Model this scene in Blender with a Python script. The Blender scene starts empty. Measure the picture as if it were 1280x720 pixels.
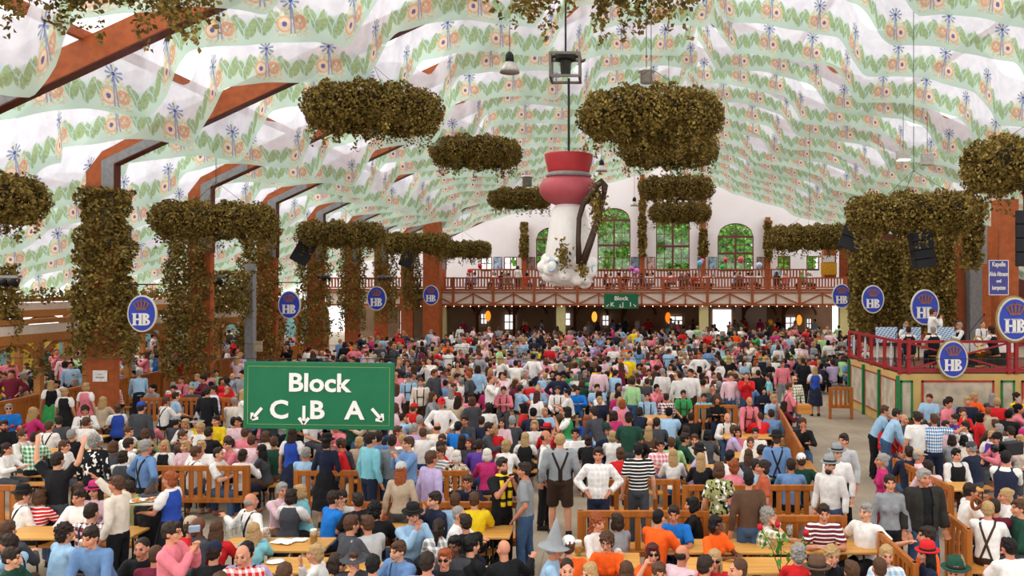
import bpy, bmesh, math, random
from math import sin, cos, pi, radians, sqrt, atan2
from mathutils import Vector, Matrix, noise
from mathutils.bvhtree import BVHTree
random.seed(7)
RND = random.Random(11)
SC = bpy.context.scene
COL = SC.collection
F, CX, CY, H = 1050.0, 770.0, 355.0, 4.45

def at(px, py, Y):
    return Vector(((px - CX) * Y / F, Y, H - (py - CY) * Y / F))

# ------------------------------------------------------------------ camera, view, world
cd = bpy.data.cameras.new('camera'); cam = bpy.data.objects.new('camera', cd); COL.objects.link(cam)
cam.location = (0, 0, H); cam.rotation_euler = (pi / 2, 0, 0)
cd.sensor_width = 36; cd.lens = 36 * F / 1280; cd.shift_x = (640 - CX) / 1280; cd.shift_y = (CY - 360) / 1280
cd.clip_end = 600
SC.camera = cam
SC.view_settings.view_transform = 'Standard'; SC.view_settings.look = 'None'
SC.view_settings.exposure = 0.0; SC.view_settings.gamma = 1.0; SC.view_settings.use_curve_mapping = False
SC.cycles.max_bounces = 7; SC.cycles.diffuse_bounces = 4; SC.cycles.transparent_max_bounces = 10
SC.cycles.transmission_bounces = 4; SC.cycles.use_denoising = True
SC.cycles.caustics_reflective = False; SC.cycles.caustics_refractive = False
SC.cycles.sample_clamp_indirect = 6

def srgb(h):
    if not isinstance(h, str): return tuple(h) + (1,) if len(h) == 3 else tuple(h)
    c = [int(h[i:i + 2], 16) / 255 for i in (0, 2, 4)]
    return tuple(x / 12.92 if x <= .04045 else ((x + .055) / 1.055) ** 2.4 for x in c) + (1,)

wd = bpy.data.worlds.new('sky'); SC.world = wd; wd.use_nodes = True
nt = wd.node_tree; nt.nodes.clear()
bg = nt.nodes.new('ShaderNodeBackground'); out = nt.nodes.new('ShaderNodeOutputWorld')
bg.inputs[0].default_value = (1.0, 0.985, 0.96, 1); bg.inputs[1].default_value = 1.8
nt.links.new(bg.outputs[0], out.inputs[0])

def lamp(name, kind, loc, rot, energy, color=(1, 1, 1), **kw):
    d = bpy.data.lights.new(name, kind); d.energy = energy; d.color = color
    for k, v in kw.items(): setattr(d, k, v)
    o = bpy.data.objects.new(name, d); COL.objects.link(o); o.location = loc; o.rotation_euler = rot
    return o

lamp('sun', 'SUN', (-30, 30, 40), (0, radians(-48), radians(-20)), 2.6, (1, .97, .93), angle=radians(40))

# ------------------------------------------------------------------ node maths
class S:
    """A tiny wrapper: arithmetic on sockets makes Math nodes."""
    def __init__(s, nt, k): s.nt, s.k = nt, k
    def op(s, name, *a):
        n = s.nt.nodes.new('ShaderNodeMath'); n.operation = name
        for i, x in enumerate((s,) + a):
            if isinstance(x, S): s.nt.links.new(x.k, n.inputs[i])
            else: n.inputs[i].default_value = x
        return S(s.nt, n.outputs[0])
    def __add__(s, o): return s.op('ADD', o)
    def __sub__(s, o): return s.op('SUBTRACT', o)
    def __mul__(s, o): return s.op('MULTIPLY', o)
    def __truediv__(s, o): return s.op('DIVIDE', o)
    def __neg__(s): return s.op('MULTIPLY', -1.0)
    def lt(s, o): return s.op('LESS_THAN', o)
    def gt(s, o): return s.op('GREATER_THAN', o)
    def abs(s): return s.op('ABSOLUTE')
    def floor(s): return s.op('FLOOR')
    def mod(s, p): return s.op('FLOORED_MODULO', p)
    def min(s, o): return s.op('MINIMUM', o)
    def max(s, o): return s.op('MAXIMUM', o)
    def sin(s): return s.op('SINE')
    def sqrt(s): return s.op('SQRT')
    def step(s, a, b):
        n = s.nt.nodes.new('ShaderNodeMapRange'); n.interpolation_type = 'SMOOTHSTEP'; n.clamp = True
        s.nt.links.new(s.k, n.inputs[0]); n.inputs[1].default_value = a; n.inputs[2].default_value = b
        return S(s.nt, n.outputs[0])

def new_mat(name):
    m = bpy.data.materials.new(name); m.use_nodes = True; t = m.node_tree
    b = t.nodes['Principled BSDF']; return m, t, b

def sock(t, v):
    if isinstance(v, S): return v.k
    if hasattr(v, 'node'): return v
    n = t.nodes.new('ShaderNodeRGB'); n.outputs[0].default_value = srgb(v); return n.outputs[0]

def mix(t, f, a, b):
    n = t.nodes.new('ShaderNodeMix'); n.data_type = 'RGBA'
    if isinstance(f, (int, float)): n.inputs[0].default_value = f
    else: t.links.new(f.k if isinstance(f, S) else f, n.inputs[0])
    t.links.new(sock(t, a), n.inputs[6]); t.links.new(sock(t, b), n.inputs[7])
    return n.outputs[2]

def objco(t, uv=False):
    c = t.nodes.new('ShaderNodeTexCoord'); s = t.nodes.new('ShaderNodeSeparateXYZ')
    t.links.new(c.outputs['UV' if uv else 'Object'], s.inputs[0])
    return [S(t, s.outputs[i]) for i in range(3)], c

def noisev(t, scale, detail=3, co=None, rough=.5):
    n = t.nodes.new('ShaderNodeTexNoise'); n.inputs['Scale'].default_value = scale
    n.inputs['Detail'].default_value = detail; n.inputs['Roughness'].default_value = rough
    if co is not None: t.links.new(co, n.inputs['Vector'])
    else:
        c = t.nodes.new('ShaderNodeTexCoord'); t.links.new(c.outputs['Object'], n.inputs['Vector'])
    return S(t, n.outputs[0])

MATS = {}
def mat(name, col, rough=.7, metal=0, var=.12, scale=8, bump=0, spec=.3, emit=0):
    """Plain surface with a little procedural variation."""
    if name in MATS: return MATS[name]
    m, t, b = new_mat(name)
    c = srgb(col); dark = tuple(x * (1 - var) for x in c[:3]); lite = tuple(min(1, x * (1 + var)) for x in c[:3])
    n = noisev(t, scale)
    t.links.new(mix(t, n.step(.3, .7), dark, lite), b.inputs['Base Color'])
    b.inputs['Roughness'].default_value = rough; b.inputs['Metallic'].default_value = metal
    b.inputs['Specular IOR Level'].default_value = spec
    if bump:
        bn = t.nodes.new('ShaderNodeBump'); bn.inputs['Strength'].default_value = bump; bn.inputs['Distance'].default_value = .02
        t.links.new(n.k, bn.inputs['Height']); t.links.new(bn.outputs[0], b.inputs['Normal'])
    if emit:
        b.inputs['Emission Color'].default_value = c; b.inputs['Emission Strength'].default_value = emit
    MATS[name] = m; return m

def wood(name, col, col2, axis=0, scale=3, rough=.5):
    if name in MATS: return MATS[name]
    m, t, b = new_mat(name)
    c = t.nodes.new('ShaderNodeTexCoord'); mp = t.nodes.new('ShaderNodeMapping')
    sc = [14 * scale] * 3; sc[axis] = scale * .7; mp.inputs['Scale'].default_value = sc
    t.links.new(c.outputs['Object'], mp.inputs[0])
    n = noisev(t, 1.0, 4, mp.outputs[0])
    t.links.new(mix(t, n.step(.3, .72), col, col2), b.inputs['Base Color'])
    b.inputs['Roughness'].default_value = rough; b.inputs['Specular IOR Level'].default_value = .35
    MATS[name] = m; return m

# ------------------------------------------------------------------ mesh builder
class MB:
    def __init__(s): s.v = []; s.f = []; s.m = []; s.uv = None
    def add(s, vs, fs, mi=0):
        o = len(s.v); s.v += [tuple(v) for v in vs]; s.f += [tuple(i + o for i in f) for f in fs]; s.m += [mi] * len(fs); return s
    def box(s, c, sz, mi=0, rot=None):
        vs = [Vector((x * sz[0] / 2, y * sz[1] / 2, z * sz[2] / 2)) for x in (-1, 1) for y in (-1, 1) for z in (-1, 1)]
        if rot is not None: vs = [rot @ v for v in vs]
        c = Vector(c)
        return s.add([v + c for v in vs], [(0, 1, 3, 2), (4, 6, 7, 5), (0, 4, 5, 1), (2, 3, 7, 6), (0, 2, 6, 4), (1, 5, 7, 3)], mi)
    def beam(s, p, q, w, h, mi=0, up=(0, 0, 1)):
        p, q, up = Vector(p), Vector(q), Vector(up); d = (q - p).normalized()
        a = d.cross(up)
        if a.length < 1e-4: a = d.cross(Vector((1, 0, 0)))
        a.normalize(); b = a.cross(d)
        vs = [e + a * (x * w / 2) + b * (y * h / 2) for e in (p, q) for x, y in ((-1, -1), (1, -1), (1, 1), (-1, 1))]
        return s.add(vs, [(3, 2, 1, 0), (4, 5, 6, 7), (0, 1, 5, 4), (1, 2, 6, 5), (2, 3, 7, 6), (3, 0, 4, 7)], mi)
    def loft(s, rings, mi=0, cap=True, closed=True):
        n = len(rings[0]); vs = [v for r in rings for v in r]; fs = []
        for k in range(len(rings) - 1):
            for i in range(n if closed else n - 1):
                j = (i + 1) % n; fs.append((k * n + i, k * n + j, (k + 1) * n + j, (k + 1) * n + i))
        if cap: fs += [tuple(range(n))[::-1], tuple(range((len(rings) - 1) * n, len(rings) * n))]
        return s.add(vs, fs, mi)
    def tube(s, pts, r, n=8, mi=0, cap=True):
        pts = [Vector(p) for p in pts]; rings = []; ref = None
        for i, p in enumerate(pts):
            d = (pts[min(i + 1, len(pts) - 1)] - pts[max(i - 1, 0)])
            d = d.normalized() if d.length > 1e-9 else Vector((0, 0, 1))
            if ref is None: ref = d.orthogonal().normalized()
            a = (ref - d * ref.dot(d)); a = a.normalized() if a.length > 1e-6 else d.orthogonal().normalized()
            ref = a; b = d.cross(a); rr = r[i] if isinstance(r, (list, tuple)) else r
            rings.append([p + a * (cos(2 * pi * k / n) * rr) + b * (sin(2 * pi * k / n) * rr) for k in range(n)])
        return s.loft(rings, mi, cap)
    def lathe(s, prof, n=16, c=(0, 0, 0), mi=0, cap=True, rot=None):
        c = Vector(c); rings = []
        for r, z in prof:
            vs = [Vector((cos(2 * pi * k / n) * r, sin(2 * pi * k / n) * r, z)) for k in range(n)]
            if rot is not None: vs = [rot @ v for v in vs]
            rings.append([v + c for v in vs])
        return s.loft(rings, mi, cap)
    def ell(s, c, r, mi=0, nu=14, nv=9, rot=None):
        c = Vector(c); prof = []; rings = []
        for k in range(nv + 1):
            t = pi * k / nv; rr = max(sin(t), .03)
            vs = [Vector((cos(2 * pi * i / nu) * rr * r[0], sin(2 * pi * i / nu) * rr * r[1], -cos(t) * r[2])) for i in range(nu)]
            if rot is not None: vs = [rot @ v for v in vs]
            rings.append([v + c for v in vs])
        return s.loft(rings, mi)
    def prism(s, poly, p, ux, uy, depth, mi=0):
        """2-D polygon (list of (a, b)) extruded along ux x uy."""
        p, ux, uy = Vector(p), Vector(ux), Vector(uy); nrm = ux.cross(uy).normalized() * depth; n = len(poly)
        vs = [p + ux * a + uy * b for a, b in poly] + [p + ux * a + uy * b + nrm for a, b in poly]
        fs = [tuple(range(n))[::-1], tuple(range(n, 2 * n))] + [(i, (i + 1) % n, n + (i + 1) % n, n + i) for i in range(n)]
        return s.add(vs, fs, mi)
    def mesh(s, name, mats, smooth=False, recalc=True):
        me = bpy.data.meshes.new(name); me.from_pydata(s.v, [], s.f)
        for m in mats: me.materials.append(m)
        if any(s.m): me.polygons.foreach_set('material_index', s.m)
        if recalc:
            bm = bmesh.new(); bm.from_mesh(me); bmesh.ops.recalc_face_normals(bm, faces=bm.faces); bm.to_mesh(me); bm.free()
        if smooth: me.polygons.foreach_set('use_smooth', [True] * len(me.polygons))
        me.update(); return me
    def build(s, name, mats, parent=None, smooth=False, loc=None, recalc=True):
        if not isinstance(mats, (list, tuple)): mats = [mats]
        return link(name, s.mesh(name, mats, smooth, recalc), parent, loc)

def link(name, me, parent=None, loc=None):
    o = bpy.data.objects.new(name, me); COL.objects.link(o)
    if parent is not None: o.parent = parent
    if loc is not None: o.location = loc
    return o
def empty(name, loc=(0, 0, 0), rz=0):
    o = bpy.data.objects.new(name, None); COL.objects.link(o); o.location = loc; o.rotation_euler = (0, 0, rz)
    o.empty_display_size = .2; return o
def tag(o, label, cat, group=None, kind=None):
    o['label'] = label; o['category'] = cat
    if group: o['group'] = group
    if kind: o['kind'] = kind
    return o
def struct(o, label=None):
    o['kind'] = 'structure'
    if label: o['label'] = label
    return o
def copy_tree(o, parent=None):
    c = o.copy(); COL.objects.link(c); c.parent = parent
    for ch in list(o.children): copy_tree(ch, c)
    return c
def bevel(o, w=.01, seg=2):
    m = o.modifiers.new('bevel', 'BEVEL'); m.width = w; m.segments = seg; m.limit_method = 'ANGLE'; return o

def text_mesh(txt, size, weight=0.0, depth=.01, align='CENTER'):
    c = bpy.data.curves.new('lettering', 'FONT'); c.body = txt; c.size = size; c.align_x = align
    c.extrude = depth; c.offset = weight; c.resolution_u = 3
    o = bpy.data.objects.new('lettering', c); COL.objects.link(o)
    dg = bpy.context.evaluated_depsgraph_get()
    me = bpy.data.meshes.new_from_object(o.evaluated_get(dg)); bpy.data.objects.remove(o); bpy.data.curves.remove(c)
    return me
def text(txt, size, m, parent, loc, rot=(pi / 2, 0, 0), weight=0.0, sx=1, name='lettering', depth=.008):
    me = text_mesh(txt, size, weight, depth); me.materials.clear(); me.materials.append(m)
    o = link(name, me, parent, loc); o.rotation_euler = rot; o.scale = (sx, 1, 1); return o
import numpy as np
# ------------------------------------------------------------------ people: surfaces
C = dict(white='e9e6e2', cream='e2d6c6', lightblue='9dc0dc', blue='6c8fbd', brightblue='1c78d2', navy='20263c', black='17171a',
  grey='8f9296', darkgrey='44464c', lightgrey='b4b5b6', pink='e27f8c', palepink='e6c3cb', lilac='b7a6cd', purple='5b3b94',
  red='cf2227', darkred='75202f', maroon='6e2034', orange='f2621c', yellow='ecca1e', green='3a9a55', darkgreen='1e4536',
  lightgreen='a4d096', olive='9a9a62', aqua='86cbd8', beige='b9a58c', brown='5d4434', magenta='c2306f', rust='b5593a',
  royal='2a49a4', jeans='3d5677', leather='3a2a20')
HAIRC = dict(black='0f0d0d', dark='2b1e17', brown='4d3322', blond='a98a5e', red='8c4724', darkred='4a1f18', grey='8d8983', white='d5d0c4')
SKIN = ['d09274', 'c98a6e', 'd69d7e', 'c48266', 'd0967a', 'bf7e60']

def objcolor_mat(name, rough=.8, var=.12, scale=20, pattern=None, second='f4f2ee'):
    m, t, b = new_mat(name)
    oi = t.nodes.new('ShaderNodeObjectInfo'); base = oi.outputs['Color']
    n = noisev(t, scale)
    col = base
    if pattern:
        (x, y, z), c = objco(t)
        sec = sock(t, second)
        if pattern == 'check':
            u = (x + y * .8).mod(.085).lt(.036); w = z.mod(.085).lt(.036)
            f = (u + w) * .5; col = mix(t, f, base, sec)
        elif pattern == 'stripe':
            col = mix(t, z.mod(.055).lt(.02), base, sec)
        elif pattern == 'floral':
            n2 = noisev(t, 16, 1); col = mix(t, n2.gt(.54), base, '15181a'); n3 = noisev(t, 13, 1, c.outputs['Object']); col = mix(t, n3.gt(.6), col, sec)
        elif pattern == 'diamond':
            u = (x * 1.4 + z).mod(.13).lt(.065); w = (x * 1.4 - z).mod(.13).lt(.065)
            f = (u - w).abs(); col = mix(t, f, base, '2d7cba')
    hs = t.nodes.new('ShaderNodeHueSaturation'); t.links.new(col, hs.inputs['Color'])
    v = n.step(.25, .75) * (2 * var) + (1 - var); t.links.new(v.k, hs.inputs['Value'])
    t.links.new(hs.outputs[0], b.inputs['Base Color'])
    b.inputs['Roughness'].default_value = rough; b.inputs['Specular IOR Level'].default_value = .25
    if name.startswith('cloth'):
        c2 = t.nodes.new('ShaderNodeTexCoord'); mp = t.nodes.new('ShaderNodeMapping'); mp.inputs['Scale'].default_value = (1, 1, .45); t.links.new(c2.outputs['Object'], mp.inputs[0])
        n3 = noisev(t, 15, 3, mp.outputs[0]); bn = t.nodes.new('ShaderNodeBump'); bn.inputs['Strength'].default_value = .75; bn.inputs['Distance'].default_value = .03
        t.links.new(n3.k, bn.inputs['Height']); t.links.new(bn.outputs[0], b.inputs['Normal'])
    return m
M_SKIN = objcolor_mat('skin', .55, .06, 14); M_CLOTH = objcolor_mat('cloth', .85, .08, 12); M_HAIR = objcolor_mat('hair', .6, .3, 70)
M_EYE = mat('eye', '1b1412', .3, var=.02); M_LIP = mat('lip', 'a8584e', .5, var=.05); M_BROW = mat('brow', '7a5642', .8, var=.05)
M_PAT = {p: objcolor_mat('cloth ' + p, .85, .08, 12, p) for p in ('check', 'stripe', 'floral', 'diamond')}
M_DARK = mat('dark lens', '0c0c10', .15, var=.02); M_LEATHER = mat('leather', '3a2a20', .6)

def remesh(mb, vox, name, smooth=2, ratio=None):
    me = mb.mesh('tmp', [], recalc=True)
    o = bpy.data.objects.new('tmp', me); COL.objects.link(o)
    r = o.modifiers.new('r', 'REMESH'); r.mode = 'VOXEL'; r.voxel_size = vox; r.use_smooth_shade = True
    if smooth:
        s = o.modifiers.new('s', 'SMOOTH'); s.factor = .5; s.iterations = smooth
    if ratio:
        d = o.modifiers.new('d', 'DECIMATE'); d.ratio = ratio
    dg = bpy.context.evaluated_depsgraph_get()
    res = bpy.data.meshes.new_from_object(o.evaluated_get(dg)); res.name = name
    bpy.data.objects.remove(o); bpy.data.meshes.remove(me)
    res.polygons.foreach_set('use_smooth', [True] * len(res.polygons)); res.materials.clear()
    return res

def wrinkle(me, amp, sc):
    n = len(me.vertices); co = np.empty(n * 3); no = np.empty(n * 3)
    me.vertices.foreach_get('co', co); me.vertex_normals.foreach_get('vector', no)
    co = co.reshape(-1, 3); no = no.reshape(-1, 3)
    d = np.array([noise.noise(Vector(c) * sc) for c in co]) * amp
    co += no * d[:, None]; me.vertices.foreach_set('co', co.ravel()); me.update()

def ik(Sh, T, l1, l2, pole):
    d = T - Sh; L = min(d.length, (l1 + l2) * .995); d.normalize(); T = Sh + d * L
    a = (l1 * l1 - l2 * l2 + L * L) / (2 * L); h = sqrt(max(l1 * l1 - a * a, 1e-6))
    p = pole - d * pole.dot(d); p.normalize()
    return Sh + d * a + p * h, T

# wrist target: (out from the midline, forward of the shoulders, up from the shoulders); elbow pole (out, fwd, up)
DN = (.3, -.4, -1)
ARMS = {
 'st': [((.29, .04, -.52), (.4, -1, 0))] * 2,
 'sa': [((.21, .06, -.36), (1, -.6, 0))] * 2,
 'su': [((.42, .06, .44), (1, -.2, .2))] * 2,
 'sc': [((.06, .28, .0), (.5, .1, -1))] * 2,
 'sl': [((.25, .20, -.50), (.5, -1, 0))] * 2,
 'sr': [((.10, .42, .26), (.5, .2, -1)), ((.28, .06, -.5), (.4, -1, 0))],
 'sw': [((.17, .34, -.27), (.6, -1, -.4))] * 2,
 'sp': [((.24, .12, -.45), (.6, -1, 0))] * 2,
 'sh': [((.64, .06, .02), (0, -1, -.3)), ((.29, .05, -.52), (.4, -1, 0))],
 'tt': [((.13, .36, -.17), (.8, -.1, -1))] * 2,
 'tc': [((.02, .22, .05), (.5, .2, -1)), ((.12, .36, -.17), (.8, -.1, -1))],
 'tp': [((.11, .13, .10), (.8, .4, -1)), ((.12, .36, -.17), (.8, -.1, -1))],
 'tl': [((.15, .30, -.36), (.5, -.6, -.3))] * 2,
 'tb': [((.62, -.08, -.10), (.3, -.3, -1))] * 2,
 'tr': [((.58, .22, -.06), (.2, -.2, -1)), ((.13, .34, -.17), (.8, -.1, -1))],
 'tn': [((.17, .30, -.24), (.8, -.1, -1))] * 2,
}
LEAN = dict(sl=.5, tt=.2, tc=.22, tp=.22, tl=.06, tb=-.08, tr=.15, tn=.5, sw=.05, sc=.03)
HEADP = dict(sl=.25, tt=.12, tn=.15, tc=.1)
BODY = {}

class Body: pass
def body(pose, fem):
    k = (pose, fem)
    if k in BODY: return BODY[k]
    B = Body(); BODY[k] = B; B.pose, B.fem = pose, fem
    sit = pose[0] == 't'; a = LEAN.get(pose, 0.02)
    B.sit = sit
    P = Vector((0, 0, .53 if sit else .95)); U = Vector((0, -sin(a), cos(a))); Fw = Vector((0, -cos(a), -sin(a)))
    B.P, B.U, B.Fw = P, U, Fw
    sw = .165 if fem else .195
    Q = P + U * .475; N = P + U * .53
    hp = HEADP.get(pose, .03)
    B.head = Matrix.Translation(N + Vector((0, -.02, .148))) @ Matrix.Rotation(hp, 4, 'X')
    B.top = (N.z + .148 + .125)
    B.arms = []
    for i, sd in enumerate((-1, 1)):
        (ox, fw, dz), pl = ARMS[pose][i]
        Sh = Q + Vector((sd * sw, 0, -.01))
        T = Vector((sd * ox, Q.y - fw, Q.z + dz)); pole = Vector((sd * pl[0], -pl[1], pl[2]))
        E, W = ik(Sh, T, .285, .25, pole)
        B.arms.append((sd, Sh, E, W))
    B.legs = []
    for sd in (-1, 1):
        hx = .092
        if sit: hip, kn, an = Vector((sd * hx, -.02, .52)), Vector((sd * .13, -.43, .50)), Vector((sd * .14, -.42, .09))
        else:
            w = .05 * sd if pose in ('sp', 'st', 'sa') else 0
            hip, kn, an = Vector((sd * hx, 0, .92)), Vector((sd * .115, -.02 - w, .50)), Vector((sd * .13, .02 - w, .085))
        B.legs.append((sd, hip, kn, an))
    return B

def torso(mb, B, g=0.0, lo=-.08, hi=.54, n=18):
    if B.fem: R = [(-.10, .13, .10), (-.04, .172, .125), (.03, .172, .125), (.14, .128, .098), (.22, .128, .10), (.31, .15, .115), (.40, .155, .105), (.46, .145, .085), (.50, .10, .07), (.54, .055, .055)]
    else: R = [(-.10, .13, .10), (-.04, .168, .125), (.04, .165, .125), (.14, .158, .12), (.24, .165, .122), (.34, .182, .125), (.42, .188, .112), (.47, .16, .09), (.505, .11, .075), (.54, .06, .06)]
    side = Vector((1, 0, 0)); rings = []
    for z, rx, ry in R:
        if z < lo - .001 or z > hi + .001: continue
        zz = z + (g * .3 if z > .45 else 0)
        c = B.P + B.U * zz
        rings.append([c + side * (cos(2 * pi * i / n) * (rx + g)) - B.Fw * (sin(2 * pi * i / n) * (ry + g)) for i in range(n)])
    mb.loft(rings)
    if B.fem and hi > .3:
        for sd in (-1, 1): mb.ell(B.P + B.U * .315 + side * (sd * .068) + B.Fw * .085, (.056 + g, .048 + g, .056 + g), nu=12, nv=8)
    elif hi > .3 and not B.fem:
        mb.ell(B.P + B.U * .1 + B.Fw * .035, (.13 + g, .105 + g, .12 + g), nu=12, nv=8)

def chain(mb, pts, rs, n=12):
    mb.tube(pts, rs, n)
    for p, r in zip(pts, rs): mb.ell(p, (r, r, r), nu=n, nv=7)

def hand(mb, W, E, sd, curl):
    d = (W - E).normalized(); s0 = Vector((0, 0, -1)) if abs(d.z) < .8 else Vector((0, -1, 0))
    n = (s0 - d * s0.dot(d)).normalized(); s = d.cross(n)
    if s.dot(Vector((-sd, 0, 0))) < 0: s = -s                      # thumb side, towards the midline
    m = Matrix((s, d, n)).transposed()
    mb.ell(W + d * .045, (.042, .055, .018), rot=m, nu=12, nv=8)
    for k, L in enumerate((.066, .074, .07, .056)):
        b = W + d * .085 + s * (.033 - .022 * k); f = (d + s * (.10 - .07 * k)).normalized()
        q = b + f * L * .55 + n * .004; e = q + (f * cos(curl) + n * sin(curl)) * L * .55
        mb.tube([b - f * .02, q, e], [.0098, .0092, .0078], 8)
    b = W + d * .025 + s * .03; q = b + (d * .6 + s * .8) * .04 + n * .008; e = q + (d * .9 + s * .25 + n * .2) * .03
    mb.tube([b, q, e], [.013, .0115, .009], 8)

def head_parts(mb, B):
    M = B.head; R = M.to_3x3()
    def e(c, r): mb.ell(M @ Vector(c), r, rot=R, nu=18, nv=12)
    k = .95 if B.fem else 1
    e((0, .018, .030), (.078 * k, .098, .092)); e((0, -.022, -.015), (.068 * k, .075, .085)); e((0, -.040, -.072), (.046 * k, .046, .042))
    e((0, -.075, -.098), (.022, .018, .017)); e((0, -.094, -.058), (.026, .012, .013))      # chin, mouth
    e((0, -.080, .038), (.05, .018, .012))                                                   # brow ridge
    for s in (-1, 1):
        e((s * .08 * k, .012, -.008), (.012, .022, .034)); e((s * .045, -.066, -.022), (.026, .022, .025))
    mb.tube([M @ Vector(p) for p in ((0, -.092, .028), (0, -.112, -.012), (0, -.118, -.026), (0, -.098, -.036))], [.010, .014, .018, .012], 8)
    nb = B.P + B.U * .49
    mb.tube([nb, M @ Vector((0, .02, -.06)), M @ Vector((0, .02, -.02))], [.062, .054 * k, .05 * k], 14)

def thin(me, B):
    """Fewer faces where clothes hide the body; head and hands keep theirs."""
    o = bpy.data.objects.new('tmp', me); COL.objects.link(o); vg = o.vertex_groups.new(name='w')
    keep = [W + (W - E).normalized() * .08 for sd, Sh, E, W in B.arms]; hc = B.head.translation
    ids = [v.index for v in me.vertices if (v.co - hc).length > .15 and all((v.co - k).length > .11 for k in keep)]
    vg.add(ids, 1.0, 'REPLACE'); d = o.modifiers.new('d', 'DECIMATE'); d.vertex_group = 'w'; d.ratio = .34
    r = bpy.data.meshes.new_from_object(o.evaluated_get(bpy.context.evaluated_depsgraph_get())); r.name = 'person'
    bpy.data.objects.remove(o); bpy.data.meshes.remove(me); r.polygons.foreach_set('use_smooth', [True] * len(r.polygons)); return r

def body_mesh(B):
    if hasattr(B, 'mesh'): return B.mesh
    mb = MB(); torso(mb, B)
    for sd, Sh, E, W in B.arms:
        q = .86 if B.fem else 1
        chain(mb, [B.P + B.U * .46 + Vector((sd * .06, 0, 0)), Sh], [.06 * q, .062 * q])
        chain(mb, [Sh, Sh.lerp(E, .45), E], [.060 * q, .052 * q, .041 * q]); chain(mb, [E, E.lerp(W, .35), W], [.042 * q, .043 * q, .028 * q])
        hand(mb, W, E, sd, .75 if B.pose not in ('su',) else .15)
    for sd, hip, kn, an in B.legs:
        chain(mb, [hip, hip.lerp(kn, .4), kn], [.094, .084, .058]); chain(mb, [kn, kn.lerp(an, .35), an], [.056, .060, .038])
        mb.ell(an + Vector((sd * .01, -.07, -.045)), (.045, .125, .038)); mb.ell(an + Vector((0, 0, -.03)), (.042, .05, .05))
    head_parts(mb, B)
    me = thin(remesh(mb, .0085, 'person'), B)
    me.materials.append(M_SKIN); me.materials.append(M_EYE); me.materials.append(M_LIP); me.materials.append(M_BROW)
    inv = B.head.inverted(); mi = [0] * len(me.polygons)
    for i, p in enumerate(me.polygons):
        c = inv @ p.center
        if c.y < -.045 and abs(c.x) < .07:
            ax = abs(c.x)
            if abs(ax - .031) < .0125 and abs(c.z - .016) < .007: mi[i] = 1
            elif abs(ax - .033) < .017 and abs(c.z - .041) < .0048: mi[i] = 3
            elif ax < .024 and abs(c.z + .060) < .0075: mi[i] = 2
    me.polygons.foreach_set('material_index', mi); B.mesh = me; return me

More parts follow.
